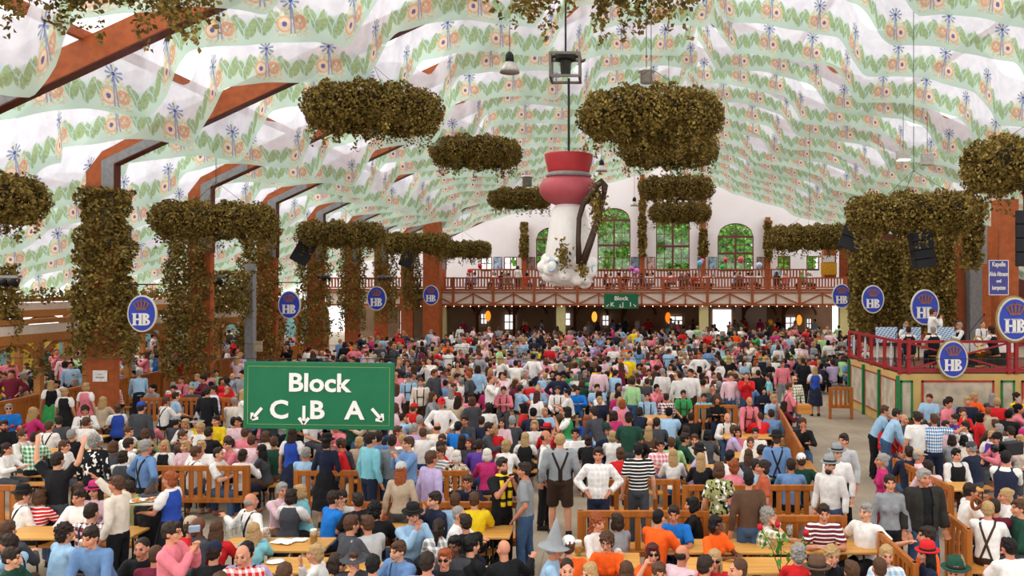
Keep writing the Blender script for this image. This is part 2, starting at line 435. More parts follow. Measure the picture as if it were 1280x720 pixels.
PARTS = {}
def part_mesh(B, kind):
    k = (B.pose, B.fem, kind)
    if k in PARTS: return PARTS[k]
    mb = MB(); vox = .015 if kind not in ('trousers', 'shorts', 'skirt') else .019; amp, sc = .006, 11
    q = .86 if B.fem else 1
    if kind in ('long', 'short', 'puff', 'jacket'):
        g = .032 if kind == 'jacket' else .016
        torso(mb, B, g, -.11)
        for sd, Sh, E, W in B.arms:
            chain(mb, [B.P + B.U * .46 + Vector((sd * .06, 0, 0)), Sh], [.06 * q + g, .062 * q + g])
            if kind in ('long', 'jacket'):
                chain(mb, [Sh, Sh.lerp(E, .45), E], [.060 * q + g, .054 * q + g, .047 * q + g]); mb.tube([E, E.lerp(W, .4), E.lerp(W, .94)], [.047 * q + g, .046 * q + g, .034 * q + g], 12)
            elif kind == 'puff': chain(mb, [Sh, Sh.lerp(E, .3), Sh.lerp(E, .6)], [.07, .085, .07])
            else: mb.tube([Sh, Sh.lerp(E, .4), Sh.lerp(E, .78)], [.062 * q + g, .060 * q + g, .062 * q + g], 12)
        if kind in ('long', 'jacket'):
            c = B.P + B.U * .525; mb.tube([c + Vector((cos(t) * .068, sin(t) * .066 + .005, -.02 * sin(-t) * -1)) for t in [2 * pi * i / 12 for i in range(13)]], .017, 8)
    elif kind == 'vest':
        torso(mb, B, .03, -.11, .50); amp = .003
        for sd, Sh, E, W in B.arms: mb.tube([B.P + B.U * .46 + Vector((sd * .05, 0, 0)), B.P + B.U * .462 + Vector((sd * (.135 if not B.fem else .11), 0, 0))], .082 if not B.fem else .068, 12)
    elif kind in ('trousers', 'shorts'):
        g = .014; torso(mb, B, g + .004, -.11, .05)
        for sd, hip, kn, an in B.legs:
            if kind == 'trousers':
                chain(mb, [hip, hip.lerp(kn, .4), kn], [.094 + g, .086 + g, .066 + g]); mb.tube([kn, kn.lerp(an, .5), an.lerp(kn, .02)], [.066 + g, .062 + g, .056 + g], 12)
            else: mb.tube([hip, hip.lerp(kn, .5), hip.lerp(kn, 1.0)], [.10 + g, .092 + g, .080 + g], 12); mb.ell(hip, (.1 + g,) * 3)
    elif kind == 'skirt':
        if B.sit:
            torso(mb, B, .02, -.11, .14)
            for sd, hip, kn, an in B.legs: chain(mb, [hip, kn + Vector((0, -.03, 0))], [.12, .10]); mb.tube([kn, kn.lerp(an, .6)], [.10, .11], 12)
            mb.box((0, -.25, .49), (.24, .4, .14))
        else:
            rings = [[B.P + Vector((cos(t) * rx, sin(t) * ry, z)) for t in [2 * pi * i / 24 for i in range(24)]] for z, rx, ry in ((.15, .14, .112), (.05, .19, .15), (-.1, .225, .19), (-.35, .265, .24), (-.58, .29, .27))]
            mb.loft(rings); amp, sc = .012, 9
    elif kind == 'apron':
        rings = []
        for z, rx, ry in ((.13, .145, .12), (.03, .2, .162), (-.12, .24, .205), (-.35, .28, .255), (-.5, .3, .28)):
            A = [B.P + Vector((cos(t) * rx, sin(t) * ry, z)) for t in [pi * 1.15 + pi * .7 * i / 12 for i in range(13)]]
            rings.append(A + [B.P + (v - B.P) * .95 for v in A[::-1]])
        mb.loft(rings); me = mb.mesh('apron', [M_CLOTH], True); PARTS[k] = me; return me
    me = remesh(mb, vox, kind, 3)
    wrinkle(me, amp * 1.3, sc)
    if kind == 'jacket':
        bm = bmesh.new(); bm.from_mesh(me)
        kill = [f for f in bm.faces if abs(f.calc_center_median().x) < .065 and (f.normal.dot(B.Fw) > .1) and f.calc_center_median().z > B.P.z - .1]
        bmesh.ops.delete(bm, geom=kill, context='FACES'); bm.to_mesh(me); bm.free()
    me.materials.append(M_CLOTH); PARTS[k] = me; return me

def shoe_mesh(sd):
    k = ('shoe', sd)
    if k in PARTS: return PARTS[k]
    mb = MB(); mb.ell((sd * .008, -.075, .045), (.052, .14, .045)); mb.ell((0, .005, .06), (.05, .06, .06)); mb.box((0, -.06, .012), (.085, .25, .022))
    me = remesh(mb, .011, 'shoe', 2); me.materials.append(M_CLOTH); PARTS[k] = me; return me

def hair_mesh(style, fem):
    k = ('hair', style)
    if k in PARTS: return PARTS[k]
    mb = MB(); amp, sc = .009, 26
    def e(c, r): mb.ell(c, r, nu=18, nv=12)
    if style in ('short', 'buzz'):
        d = .006 if style == 'buzz' else .014
        e((0, .028, .040), (.078 + d, .094 + d, .084 + d)); e((0, .05, -.01), (.073 + d * .6, .06 + d, .07)); amp = .012 if style == 'short' else .002
        if style == 'short': e((.02, -.052, .098), (.055, .04, .028))
    elif style == 'fringe':
        e((0, .048, .002), (.087, .078, .06)); amp = .003
    elif style in ('curly', 'curlylong'):
        e((0, .03, .05), (.105, .115, .098)); e((0, .06, -.02), (.098, .075, .09)); amp, sc = .028, 34
        if style == 'curlylong': e((0, .075, -.13), (.10, .06, .14))
    elif style == 'bob':
        e((0, .028, .040), (.093, .108, .098)); e((0, .052, -.035), (.098, .075, .095))
        for s in (-1, 1): e((s * .078, .0, -.045), (.024, .055, .075))
        e((0, -.05, .097), (.065, .045, .03))
    elif style in ('long', 'pony', 'bun'):
        e((0, .028, .042), (.090, .106, .096)); e((0, .052, -.03), (.09, .07, .09))
        if style == 'long':
            e((0, .075, -.14), (.098, .052, .20))
            for s in (-1, 1): e((s * .076, .015, -.09), (.026, .05, .14))
        elif style == 'bun': e((0, .125, .05), (.045, .042, .045))
        else: mb.tube([(0, .12, .04), (0, .16, -.02), (0, .14, -.14), (0, .12, -.24)], [.03, .036, .032, .012], 10)
    me = remesh(mb, .0095, 'hair', 2); wrinkle(me, amp, sc)
    me.materials.append(M_HAIR); PARTS[k] = me; return me

def misc_mesh(kind):
    k = ('misc', kind)
    if k in PARTS: return PARTS[k]
    mb = MB()
    if kind == 'hat':
        mb.lathe([(.085, .045), (.155, .052), (.172, .066), (.168, .072), (.108, .068), (.106, .10), (.10, .155), (.085, .178), (.05, .172), (.01, .16)], 24, (0, .015, .0)); mats = [M_CLOTH]
    elif kind == 'band':
        mb.lathe([(.112, .068), (.113, .100), (.104, .100), (.104, .068)], 24, (0, .015, 0)); mats = [mat('hat band', '2a241c')]
    elif kind == 'feather':
        mb.lathe([(.004, 0), (.016, .04), (.018, .10), (.003, .15)], 8, (.112, .0, .08), rot=Matrix.Rotation(-.3, 3, 'Y')); mats = [mat('feather', '8a7a58')]
    elif kind == 'felt':
        mb.lathe([(.08, .035), (.20, .02), (.225, .03), (.2, .04), (.115, .062), (.10, .12), (.075, .20), (.045, .29), (.012, .39)], 24, (0, .02, 0)); mats = [M_CLOTH]
    elif kind == 'cap':
        rings = []
        for z, r in ((.03, .1), (.06, .104), (.1, .096), (.135, .07), (.15, .03)): rings.append([Vector((cos(t) * r * .92, .015 + sin(t) * r * 1.12, z)) for t in [2 * pi * i / 20 for i in range(20)]])
        mb.loft(rings); mats = [M_CLOTH]
    elif kind == 'visor':
        A = [Vector((cos(t) * .088, -.06 + sin(t) * .13, .045 - abs(sin(t)) * .012)) for t in [pi + pi * i / 12 for i in range(13)]]
        mb.loft([A + [Vector((.08 * (1 - 2 * i / 12), -.07, .05)) for i in range(13)], [v + Vector((0, 0, .007)) for v in A] + [Vector((.08 * (1 - 2 * i / 12), -.07, .058)) for i in range(13)]]); mats = [M_CLOTH]
    elif kind in ('glasses', 'sung'):
        for s in (-1, 1):
            if kind == 'sung': mb.ell((s * .034, -.098, .016), (.030, .008, .021), nu=12, nv=6)
            else: mb.tube([Vector((s * .034 + cos(t) * .027, -.102, .016 + sin(t) * .019)) for t in [2 * pi * i / 12 for i in range(13)]], .003, 6)
            mb.tube([(s * .062, -.095, .02), (s * .086, .0, .012)], .003, 6)
        mb.tube([(-.01, -.106, .02), (.01, -.106, .02)], .003, 6); mats = [M_DARK]
    elif kind == 'beard':
        mb.ell((0, -.052, -.085), (.060, .056, .05)); mb.ell((0, -.104, -.044), (.034, .012, .008)); mats = [M_HAIR]
    me = mb.mesh(kind, mats, True); PARTS[k] = me; return me

def strap_mesh(B, kind):
    k = (B.pose, B.fem, 'straps', kind)
    if k in PARTS: return PARTS[k]
    sh = part_mesh(B, 'long'); bvh = BVHTree.FromPolygons([v.co for v in sh.vertices], [p.vertices for p in sh.polygons])
    mb = MB()
    def run(pts):
        out = []
        for o, d in pts:
            h = bvh.ray_cast(o, d)
            if h[0] is not None and h[3] < .6: out.append((h[0] + h[1] * .008, h[1]))
        if len(out) < 2: return
        rings = []
        for i, (p, n) in enumerate(out):
            d = (out[min(i + 1, len(out) - 1)][0] - out[max(i - 1, 0)][0]).normalized(); s = d.cross(n).normalized() * .017
            rings.append([p - s, p + s, p + s - n * .012, p - s - n * .012])
        mb.loft(rings)
    X = Vector((1, 0, 0)); bk = -B.Fw
    for sd in (-1, 1):
        pts = []
        for i in range(13):
            f = i / 12; t = .0 + .47 * f
            x = sd * (-.085 + .185 * f) if kind == 'br' else (sd * (.015 + .1 * max(0, (f - .45) / .55)) if kind == 'br2' else sd * (-.085 + .185 * f))
            pts.append((B.P + B.U * t + X * x + bk * .45, -bk))
        pts.append((B.P + B.U * .9 + X * (sd * .105) + bk * .03, -B.U)); pts.append((B.P + B.U * .9 + X * (sd * .105) - bk * .03, -B.U))
        for i in range(13):
            f = i / 12; pts.append((B.P + B.U * (.46 - .46 * f) + X * (sd * (.105 - .02 * f)) - bk * .45, bk))
        run(pts)
    if kind == 'brb': run([(B.P + B.U * .27 + X * x - bk * .45, bk) for x in (-.12, -.08, -.04, 0, .04, .08, .12)])
    me = mb.mesh('braces', [M_CLOTH], True); PARTS[k] = me; return me

def scarf_mesh(B):
    mb = MB(); c = B.P + B.U * .525
    mb.tube([c + Vector((cos(t) * .085, sin(t) * .08, .01 - .012 * sin(t))) for t in [2 * pi * i / 14 for i in range(15)]], .035, 10)
    for sd in (-1, 1): mb.tube([c + Vector((sd * .06, -.085, 0)), B.P + B.U * .36 + B.Fw * .155 + Vector((sd * .07, 0, 0)), B.P + B.U * .1 + B.Fw * .165 + Vector((sd * .06, 0, 0))], [.035, .042, .045], 10)
    me = remesh(mb, .013, 'scarf', 2); me.materials.append(MATS.get('scarf') or scarf_mat()); return me
def scarf_mat():
    m, t, b = new_mat('scarf'); (x, y, z), c = objco(t)
    t.links.new(mix(t, z.mod(.16).lt(.05), 'e8c51c', '16150f'), b.inputs['Base Color']); b.inputs['Roughness'].default_value = .9; MATS['scarf'] = m; return m

FACE = dict(F=0, B=180, L=-90, R=90, FL=-40, FR=40, BL=-140, BR=140)
NAMEC = dict(lightblue='light blue', brightblue='bright blue', darkgrey='dark grey', lightgrey='light grey', palepink='pale pink', darkred='dark red', darkgreen='dark green', lightgreen='light green', royal='royal blue', navy='navy blue', magenta='deep pink')
PEOPLE = []

def make_person(pose, fem, rz, loc, scale, top, hair, style, o, rnd):
    """One figure: the body is one mesh, its clothes and hair are children."""
    B = body(pose, fem)
    color, _, pat = top.partition('/'); short = color.endswith('-s'); color = color[:-2] if short else color
    p = link('person', body_mesh(B), None, loc); p.rotation_euler = (0, 0, rz); w_ = scale * float(o.get('w', .95 if fem else .92)); p.scale = (w_, w_, scale)
    sk = '6b4230' if o.get('skin') == 'dark' else rnd.choice(SKIN)
    p.color = srgb(sk)
    def add(name, me, col, mtx=None):
        c = link(name, me, p); c.color = srgb(col)
        if mtx is not None: c.matrix_local = mtx
        return c
    kind = 'short' if short else 'long'
    if 'vest' in o and fem: kind = 'puff'
    me = part_mesh(B, kind)
    if pat:
        k = (pose, fem, kind, pat)
        if k not in PARTS:
            m2 = me.copy(); m2.materials.clear(); m2.materials.append(M_PAT[pat]); PARTS[k] = m2
        me = PARTS[k]
    cc = Vector(srgb(C[color])[:3]) * rnd.uniform(.88, 1.08)
    add('shirt' if not fem else 'blouse', me, tuple(min(1, x) for x in cc))
    if 'vest' in o: add('bodice' if fem else 'waistcoat', part_mesh(B, 'vest'), C[o['vest']])
    if 'jacket' in o: add('jacket', part_mesh(B, 'jacket'), '2b2926')
    if 'open' in o: add('jacket', part_mesh(B, 'jacket'), C[color])
    if 'sk' in o or (fem and 'vest' in o):
        add('skirt', part_mesh(B, 'skirt'), C[o.get('sk', 'black')])
        if not B.sit: add('apron', part_mesh(B, 'apron'), C['white'] if o.get('sk') in ('navy',) else C[o.get('sk', 'black')])
    elif 'lh' in o:
        add('leather_shorts', part_mesh(B, 'shorts'), C['leather'])
    else: add('trousers', part_mesh(B, 'trousers'), C[o.get('b', rnd.choice(['navy', 'black', 'jeans', 'darkgrey', 'brown']))])
    if not B.sit:
        for sd, hip, kn, an in B.legs: add('shoe', shoe_mesh(sd), '2b211a', Matrix.Translation((an.x, an.y, 0)))
    if hair != 'none': add('hair', hair_mesh(style, fem), HAIRC[hair], B.head)
    for b in ('br', 'brb', 'br2'):
        if b in o: add('braces', strap_mesh(B, b), '2a211c' if b != 'brb' else '4a3526')
    if 'hat' in o:
        hh = add('hat', misc_mesh('hat'), C[o['hat']], B.head); link('hat_band', misc_mesh('band'), hh)
        if o['hat'] in ('grey', 'darkgreen'): link('feather', misc_mesh('feather'), hh)
    if 'felt' in o: add('felt_hat', misc_mesh('felt'), C[o['felt']], B.head if 'tall' in o else B.head @ Matrix.Diagonal((.85, .85, .66, 1)))
    if 'cap' in o: hh = add('cap', misc_mesh('cap'), C[o['cap']], B.head); link('cap_visor', misc_mesh('visor'), hh).color = srgb(C[o['cap']])
    for g in ('glasses', 'sung'):
        if g in o: add('glasses' if g == 'glasses' else 'sunglasses', misc_mesh(g), '101010', B.head)
    if 'beard' in o: add('beard', misc_mesh('beard'), HAIRC.get(hair, HAIRC['grey']) if hair != 'none' else HAIRC['dark'], B.head)
    if 'scarf' in o: add('scarf', scarf_mesh(B), 'e8c51c')
    return p, B

def parse(line):
    t = line.split(); o = {}
    px, py, pose, fc, top, hair = int(t[0]), int(t[1]), t[2], t[3], t[4], t[5]
    style, fem = 'short', False
    for x in t[6:]:
        if x == 'f' or x.startswith('f/'):
            fem = True; style = x[2:] or 'bob'
        elif x.startswith('h:'): style = x[2:]
        elif ':' in x: k, v = x.split(':'); o[k] = v
        else: o[x] = 1
    if 'sk' in o or ('hat' in o and style == 'long'): fem = True
    return px, py, pose, fc, top, hair, style, fem, o

def look(pose, top, hair, style, fem, o):
    """Words for what one person looks like (long and short form)."""
    color, _, pat = top.partition('/'); short = color.endswith('-s'); color = color[:-2] if short else color
    cn = NAMEC.get(color, color)
    pw = dict(check='checked ', stripe='striped ', floral='patterned ', diamond='blue diamond ')
    g = cn + ' ' + pw.get(pat, '') + ('blouse' if fem else ('t-shirt' if short else 'shirt'))
    if 'vest' in o: g = NAMEC.get(o['vest'], o['vest']) + ' bodice over ' + cn + ' sleeves' if fem else cn + ' shirt and ' + NAMEC.get(o['vest'], o['vest']) + ' waistcoat'
    if 'jacket' in o: g = 'dark leather jacket over black'
    if 'scarf' in o: g = 'black t-shirt with yellow scarf'
    ex = []
    if 'hat' in o: ex.append(NAMEC.get(o['hat'], o['hat']) + ' hat')
    if 'cap' in o: ex.append(NAMEC.get(o['cap'], o['cap']) + ' cap')
    if 'felt' in o: ex.append('pointed felt hat')
    if 'br' in o or 'brb' in o or 'br2' in o: ex.append('braces')
    if 'lh' in o: ex.append('leather shorts')
    if 'sung' in o: ex.append('sunglasses')
    if 'beard' in o: ex.append('beard')
    hn = {'blond': 'blond', 'grey': 'grey', 'white': 'white', 'red': 'red', 'dark': 'dark', 'darkred': 'reddish', 'black': 'black', 'brown': 'brown'}.get(hair)
    sn = dict(long='long', curly='curly', curlylong='long curly', bun='pinned-up', pony='ponytailed', bob='chin-length', buzz='cropped', fringe='thinning', short='short')[style]
    hd = 'bald head' if hair == 'none' else sn + ' ' + hn + ' hair'
    return g, ex, hd
PLIST = """25 603 tl BR white brown hat:black br
43 611 tt B red-s/stripe brown f/bob
71 565 su B black-s dark b:darkgrey
106 610 tt F white dark
107 631 tt B darkred/check dark br
121 600 tl F palepink dark f/long hat:magenta
148 594 sr L cream brown b:black
163 600 tl L olive dark glasses
70 657 tt BR lightblue dark h:curly
130 650 sl F blue dark
22 667 tc L lightblue dark br
2 652 tt B darkgrey brown
3 684 tt R darkgreen dark
183 668 tt F black-s dark h:buzz
190 688 tt B maroon brown h:buzz
212 651 sc R pink dark glasses
251 641 tl FL darkgrey none skin:dark
233 650 tt B red brown cap:beige
266 655 tt B red brown f/long
263 683 tt B black dark cap:navy
316 615 tb BR white grey h:fringe br
349 600 tc FR palepink grey
360 613 tt B white dark f/bob vest:darkgrey
383 606 tt L aqua blond f/bob
409 613 tt BR brightblue-s dark glasses
312 655 tc B aqua blond f/long
307 672 tt F red/check grey h:fringe
304 684 tt B lilac black br
278 708 tt F grey brown
350 710 tt B darkgrey brown
406 678 tc L white blond f/bun
411 694 tt R grey dark f/bob sung
430 648 tt BR darkgrey-s brown
429 609 tc F white dark f/bun
450 619 tr BL black-s dark
467 632 tt B black-s black h:curly
464 645 tt BL lightgrey-s brown
446 664 tc F darkgrey brown felt:darkgrey
464 696 tt B lightblue black sung
512 624 tc FR lightblue dark hat:black
506 672 tt FL blue brown open
546 648 tt B grey/check dark f/pony
530 693 tt B lilac dark
557 677 tr F black-s red sung
565 630 tt R white-s grey h:buzz
567 616 tt B lightblue-s brown
552 611 tc FL navy dark
592 618 tt B yellow-s brown
590 589 tn F navy-s brown
586 644 tt BL black-s dark
569 663 tl F darkgrey black skin:dark
580 671 tt BR black black
634 684 tr BL black none sung
682 648 tt R lightblue grey felt:grey tall
711 676 tt B orange-s brown cap:white
708 692 tt F white-s dark h:buzz
744 693 tt FL palepink blond f/long
760 662 tt F orange-s brown f/curly glasses
740 636 tt FR white red f/curlylong
777 641 tt BL grey-s dark f/bob
818 642 tt BR orange-s black h:buzz
814 669 tp F orange-s darkred f/bob sung
783 702 tt B grey brown f/long
822 703 tt F lightblue brown
846 686 tt BR palepink dark h:fringe
843 629 tt F brightblue-s dark
874 621 tt L black black f/bob
888 643 tt FR orange-s black f/bob skin:dark
893 679 tp F red-s blond f/long sung
874 702 tt BR black dark
935 691 tt L white-s brown h:buzz
950 630 tp R olive-s/check grey f/curly
1028 627 tt F maroon-s/stripe dark
999 688 tt B red grey f/curly
1022 702 tl B black dark hat:brown
1037 675 tp F black blond f/curly
1081 632 tb FL white-s grey
1112 592 st F grey dark f/bun
1154 585 st F black grey jacket:darkgrey b:jeans w:1.06
1204 602 tt R white-s dark
1234 632 tt BR white/check blond lh brb
1247 622 tt B maroon dark h:buzz
1266 611 tt L white blond f/bun
1278 622 tl L darkgreen brown
1106 676 tt F lightblue-s/check blond f/bun
1104 697 tt B blue brown h:buzz
1066 703 tl B white/diamond brown
1163 675 tl L navy black f/long hat:red
1163 657 tl L orange dark
1196 694 tl FL black grey hat:darkgreen
1268 675 tt B white-s black
11 504 tl FR brightblue-s grey sung
5 524 tl FR black dark beard
22 537 tt R white brown vest:olive
40 541 tt B green/check dark
3 552 tt R white dark f/bun
60 527 tl B white brown br
75 520 tt BL darkgrey dark
106 506 tt FR white dark h:curly br
104 522 tt B white brown cap:brown
147 505 tl BL white brown f/bun vest:royal
176 502 st B darkgrey dark cap:royal
203 496 tt BR white brown br
184 523 tt B pink brown
155 532 tt R white brown
154 548 tt BR white dark
178 537 tt B olive brown f/bob
181 549 sa BR blue grey sung br b:black
207 548 tl F white blond f/long vest:black
117 543 st B black/floral grey h:curly b:black
88 537 tl B black grey
78 549 tl R white-s brown
139 554 tt B darkgrey brown f/bob
150 564 tt B white dark f/bob vest:darkgrey
187 601 tl B black brown felt:darkgrey
95 603 tl BR brown brown f/long
215 588 sw L white red f/bun vest:royal sk:black
218 490 tl BR lightblue-s dark
247 513 tl F yellow-s dark felt:grey
217 521 tt B darkgrey dark cap:grey
234 522 tt F white blond f/bob
251 528 tl F white blond f/curly
271 518 tl F yellow dark
257 535 tt B black dark
222 537 tc R brown brown
254 549 tt F white blond
238 557 tt BR white brown br
266 560 tt R white-s dark h:buzz
233 550 tl F palepink blond f/bob
283 546 tt B palepink/check brown
294 548 tc FL pink dark
300 562 tt B white dark f/bun
312 543 tt B palepink brown
304 536 tt B pink brown
292 521 tl B lightgreen black br
333 555 tt L darkgrey black f/long
342 546 tl B darkgreen brown
365 534 st B white dark f/long vest:royal sk:navy
379 560 tt B lightblue grey
408 541 st B navy dark f/bun hat:black sk:black
330 538 tt B cream brown f/bob
298 520 tl F palepink dark
259 483 st B black dark b:black
268 481 st FL lilac/check dark
462 540 st BR aqua dark b:navy
473 538 st B blue dark b:jeans
490 543 st B grey dark b:jeans
512 545 sc FL blue brown b:jeans
501 577 st B beige red f/long cap:lightgrey
538 563 st BR lilac brown b:navy
545 551 tt R red dark
556 556 tt FL grey/stripe brown
569 565 tt B beige/floral white f/bob
577 543 tt B darkgrey dark f/long
587 546 tl F darkgrey darkred f/long
599 551 tt B purple dark
609 560 tt B magenta white f/bob
627 571 sc FR black-s dark b:black scarf beard
632 549 tt B white blond f/curly
552 497 sa F white brown cap:red
516 504 tl BR red brown cap:red
523 520 tt B beige grey
516 528 tt B lilac grey
528 536 tt B white brown
546 528 tt B cream dark h:fringe
571 528 tt B brightblue-s black
582 519 tl F darkgrey dark
601 521 tt B navy dark
611 505 tl B white black f/bob
605 529 tt R darkgrey dark
617 530 tt B red blond f/bob
628 521 tl F palepink dark f/long
553 543 tl F white brown
495 531 tl R pink brown
447 546 tt B beige blond f/bob
425 548 tl B darkgrey dark
433 547 tt L red brown
502 543 tt B white blond
700 541 st B grey blond h:buzz lh br2 w:1.1
681 537 st R white dark h:fringe vest:darkgrey b:black
748 558 sa F white/check dark b:navy
798 553 st B black-s/stripe black b:darkgrey
657 577 sp L grey-s dark b:jeans
719 534 tl F white-s/stripe black
735 544 tt B black dark f/bun
683 529 tt B red dark hat:red f/long
656 541 tt B white blond f/long vest:black
710 508 sc L white black f/bob vest:green sk:lightblue
734 519 tt B royal red f/long
752 510 sl BL darkgrey dark b:navy
786 515 sw B darkgreen-s dark cap:black
758 527 tp F lightblue dark hat:darkgreen
765 540 tt B white blond f/bob
776 560 tt B red-s brown f/bun
768 514 tt B magenta dark f/bob
825 549 tt F pink/check dark
842 562 tt B white blond f/long
811 533 tt B brown blond f/long
813 521 tl B darkgrey none
821 523 tt B darkgrey dark
809 490 tl F lightblue dark br
833 491 tl B darkred/check dark
796 537 tt BR black black f/long
839 546 tt B lightgreen brown
648 481 tr BR lightblue-s dark
639 520 tt B darkgrey grey cap:grey
671 488 st BR white darkred f/long sk:olive
697 482 tl F white dark brb b:black
714 486 tt L white-s black
799 509 tt B navy dark f/bob
854 487 tl F green-s dark brb
880 491 tl F aqua-s dark br
906 514 tn F white none br
933 494 sl F pink grey h:fringe brb lh
966 513 tn B blue dark
971 537 st B blue brown hat:black br b:black
912 531 tt R lilac brown
876 566 tt B black blond f/long
867 552 tt R lilac brown hat:black
850 542 tt R darkgreen dark
868 542 tl F cream brown
884 539 tt B darkgrey black f/bob
938 544 tl F cream brown f/bun
944 534 tl F white dark
946 555 tt R grey dark
936 564 tt B darkgrey brown f/long
918 575 tt B pink red h:curly
899 577 st B olive-s/floral brown f/bob b:beige
936 588 st B brown black w:.86
955 574 st L rust-s dark f/bun
945 575 tt B lightblue dark
989 575 tt B blue dark
1001 566 tb B darkgreen brown cap:white
1038 567 st FL white dark hat:grey b:jeans beard
1047 553 st FL white grey hat:grey b:black
1055 541 st FL lightgrey dark b:black
858 531 tt B darkgreen dark
908 564 tt BR white black
921 533 tl F pink dark f/bob
1092 506 sl R lightblue brown b:black
1107 510 sl R lightblue dark b:jeans
1104 566 st L magenta grey f/bun b:maroon
1147 514 st B white-s dark b:navy
1168 517 sh B white-s/diamond brown b:navy
1128 517 tl FR darkgrey none
1199 517 tc L purple dark
1213 525 tc L white dark br
1181 526 tl F palepink dark
1252 529 tt B white grey
1267 533 tt B grey dark
1240 539 tl FL white blond f/bun vest:purple
1253 541 tt L pink dark cap:black
1192 544 tt B grey dark f/bob
1207 545 tt B cream black f/bob
1194 558 tl F white black vest:black
1220 553 tt BL navy-s grey cap:darkgrey
1150 562 tb R palepink grey cap:beige
1163 576 tt B palepink dark
1138 559 tt B navy dark
1257 563 sc BR white black vest:navy b:black
1276 541 tl FL cream blond f/bob
1111 524 tl F red brown
1019 458 sw B white blond f/long vest:royal sk:navy
985 478 sw R pink brown br b:black
978 450 st F pink brown b:grey
993 469 st F olive/check none beard sung
1004 447 st B black-s dark b:black
962 467 tl L aqua dark br
936 476 tt BR blue brown br
901 470 tt B white dark
798 472 tl B yellow-s darkred f/bun
850 464 st B white dark b:black
971 424 st B lightblue grey b:navy
511 465 st F lightblue dark hat:darkgrey lh brb
526 472 st F cream brown lh brb
554 464 tt F lilac brown br
580 468 tl F white-s dark b:jeans
630 482 tt F pink dark br
766 459 tt B yellow-s dark
791 472 st BR lightgreen dark
64 475 st BL white blond f/long vest:black sk:green
81 484 st B white blond f/bun vest:black sk:black
107 478 st B white blond f/bob vest:pink sk:pink
43 459 st B black dark b:black
150 476 tt FL pink/check brown
174 463 sl BL lightblue grey b:navy
182 474 tt L lightgreen dark
228 470 tl F pink brown br
247 467 tl F lightblue blond brb
270 462 tl FR lightgreen dark
291 466 tl F lightblue none
868 470 tt F red dark
828 460 st B white grey b:black
720 480 tt FL white dark f/bob
475 478 tl F pink dark
482 463 tt B white brown br
"""
# ------------------------------------------------------------------ placing the people of the photograph
INFO = []
for line in PLIST.strip().splitlines():
    px, py, pose, fc, top, hair, style, fem, o = parse(line)
    B = body(pose, fem); rnd = random.Random(px * 977 + py)
    sc = (.95 if fem else 1.0) * rnd.uniform(.98, 1.03) * float(o.get('k', 1))
    zt = B.top * sc + (.06 if 'hat' in o else .02 if 'cap' in o else (.26 if 'tall' in o else .15) if 'felt' in o else .012)
    Y = F * (H - zt) / (py - CY)
    INFO.append(dict(px=px, py=py, pose=pose, fc=fc, top=top, hair=hair, style=style, fem=fem, o=o, B=B, sc=sc, Y=Y, X=(px - CX) * Y / F,
                     rz=radians(FACE[fc] + rnd.uniform(-10, 10)), rnd=rnd, z=0.0, where='floor'))

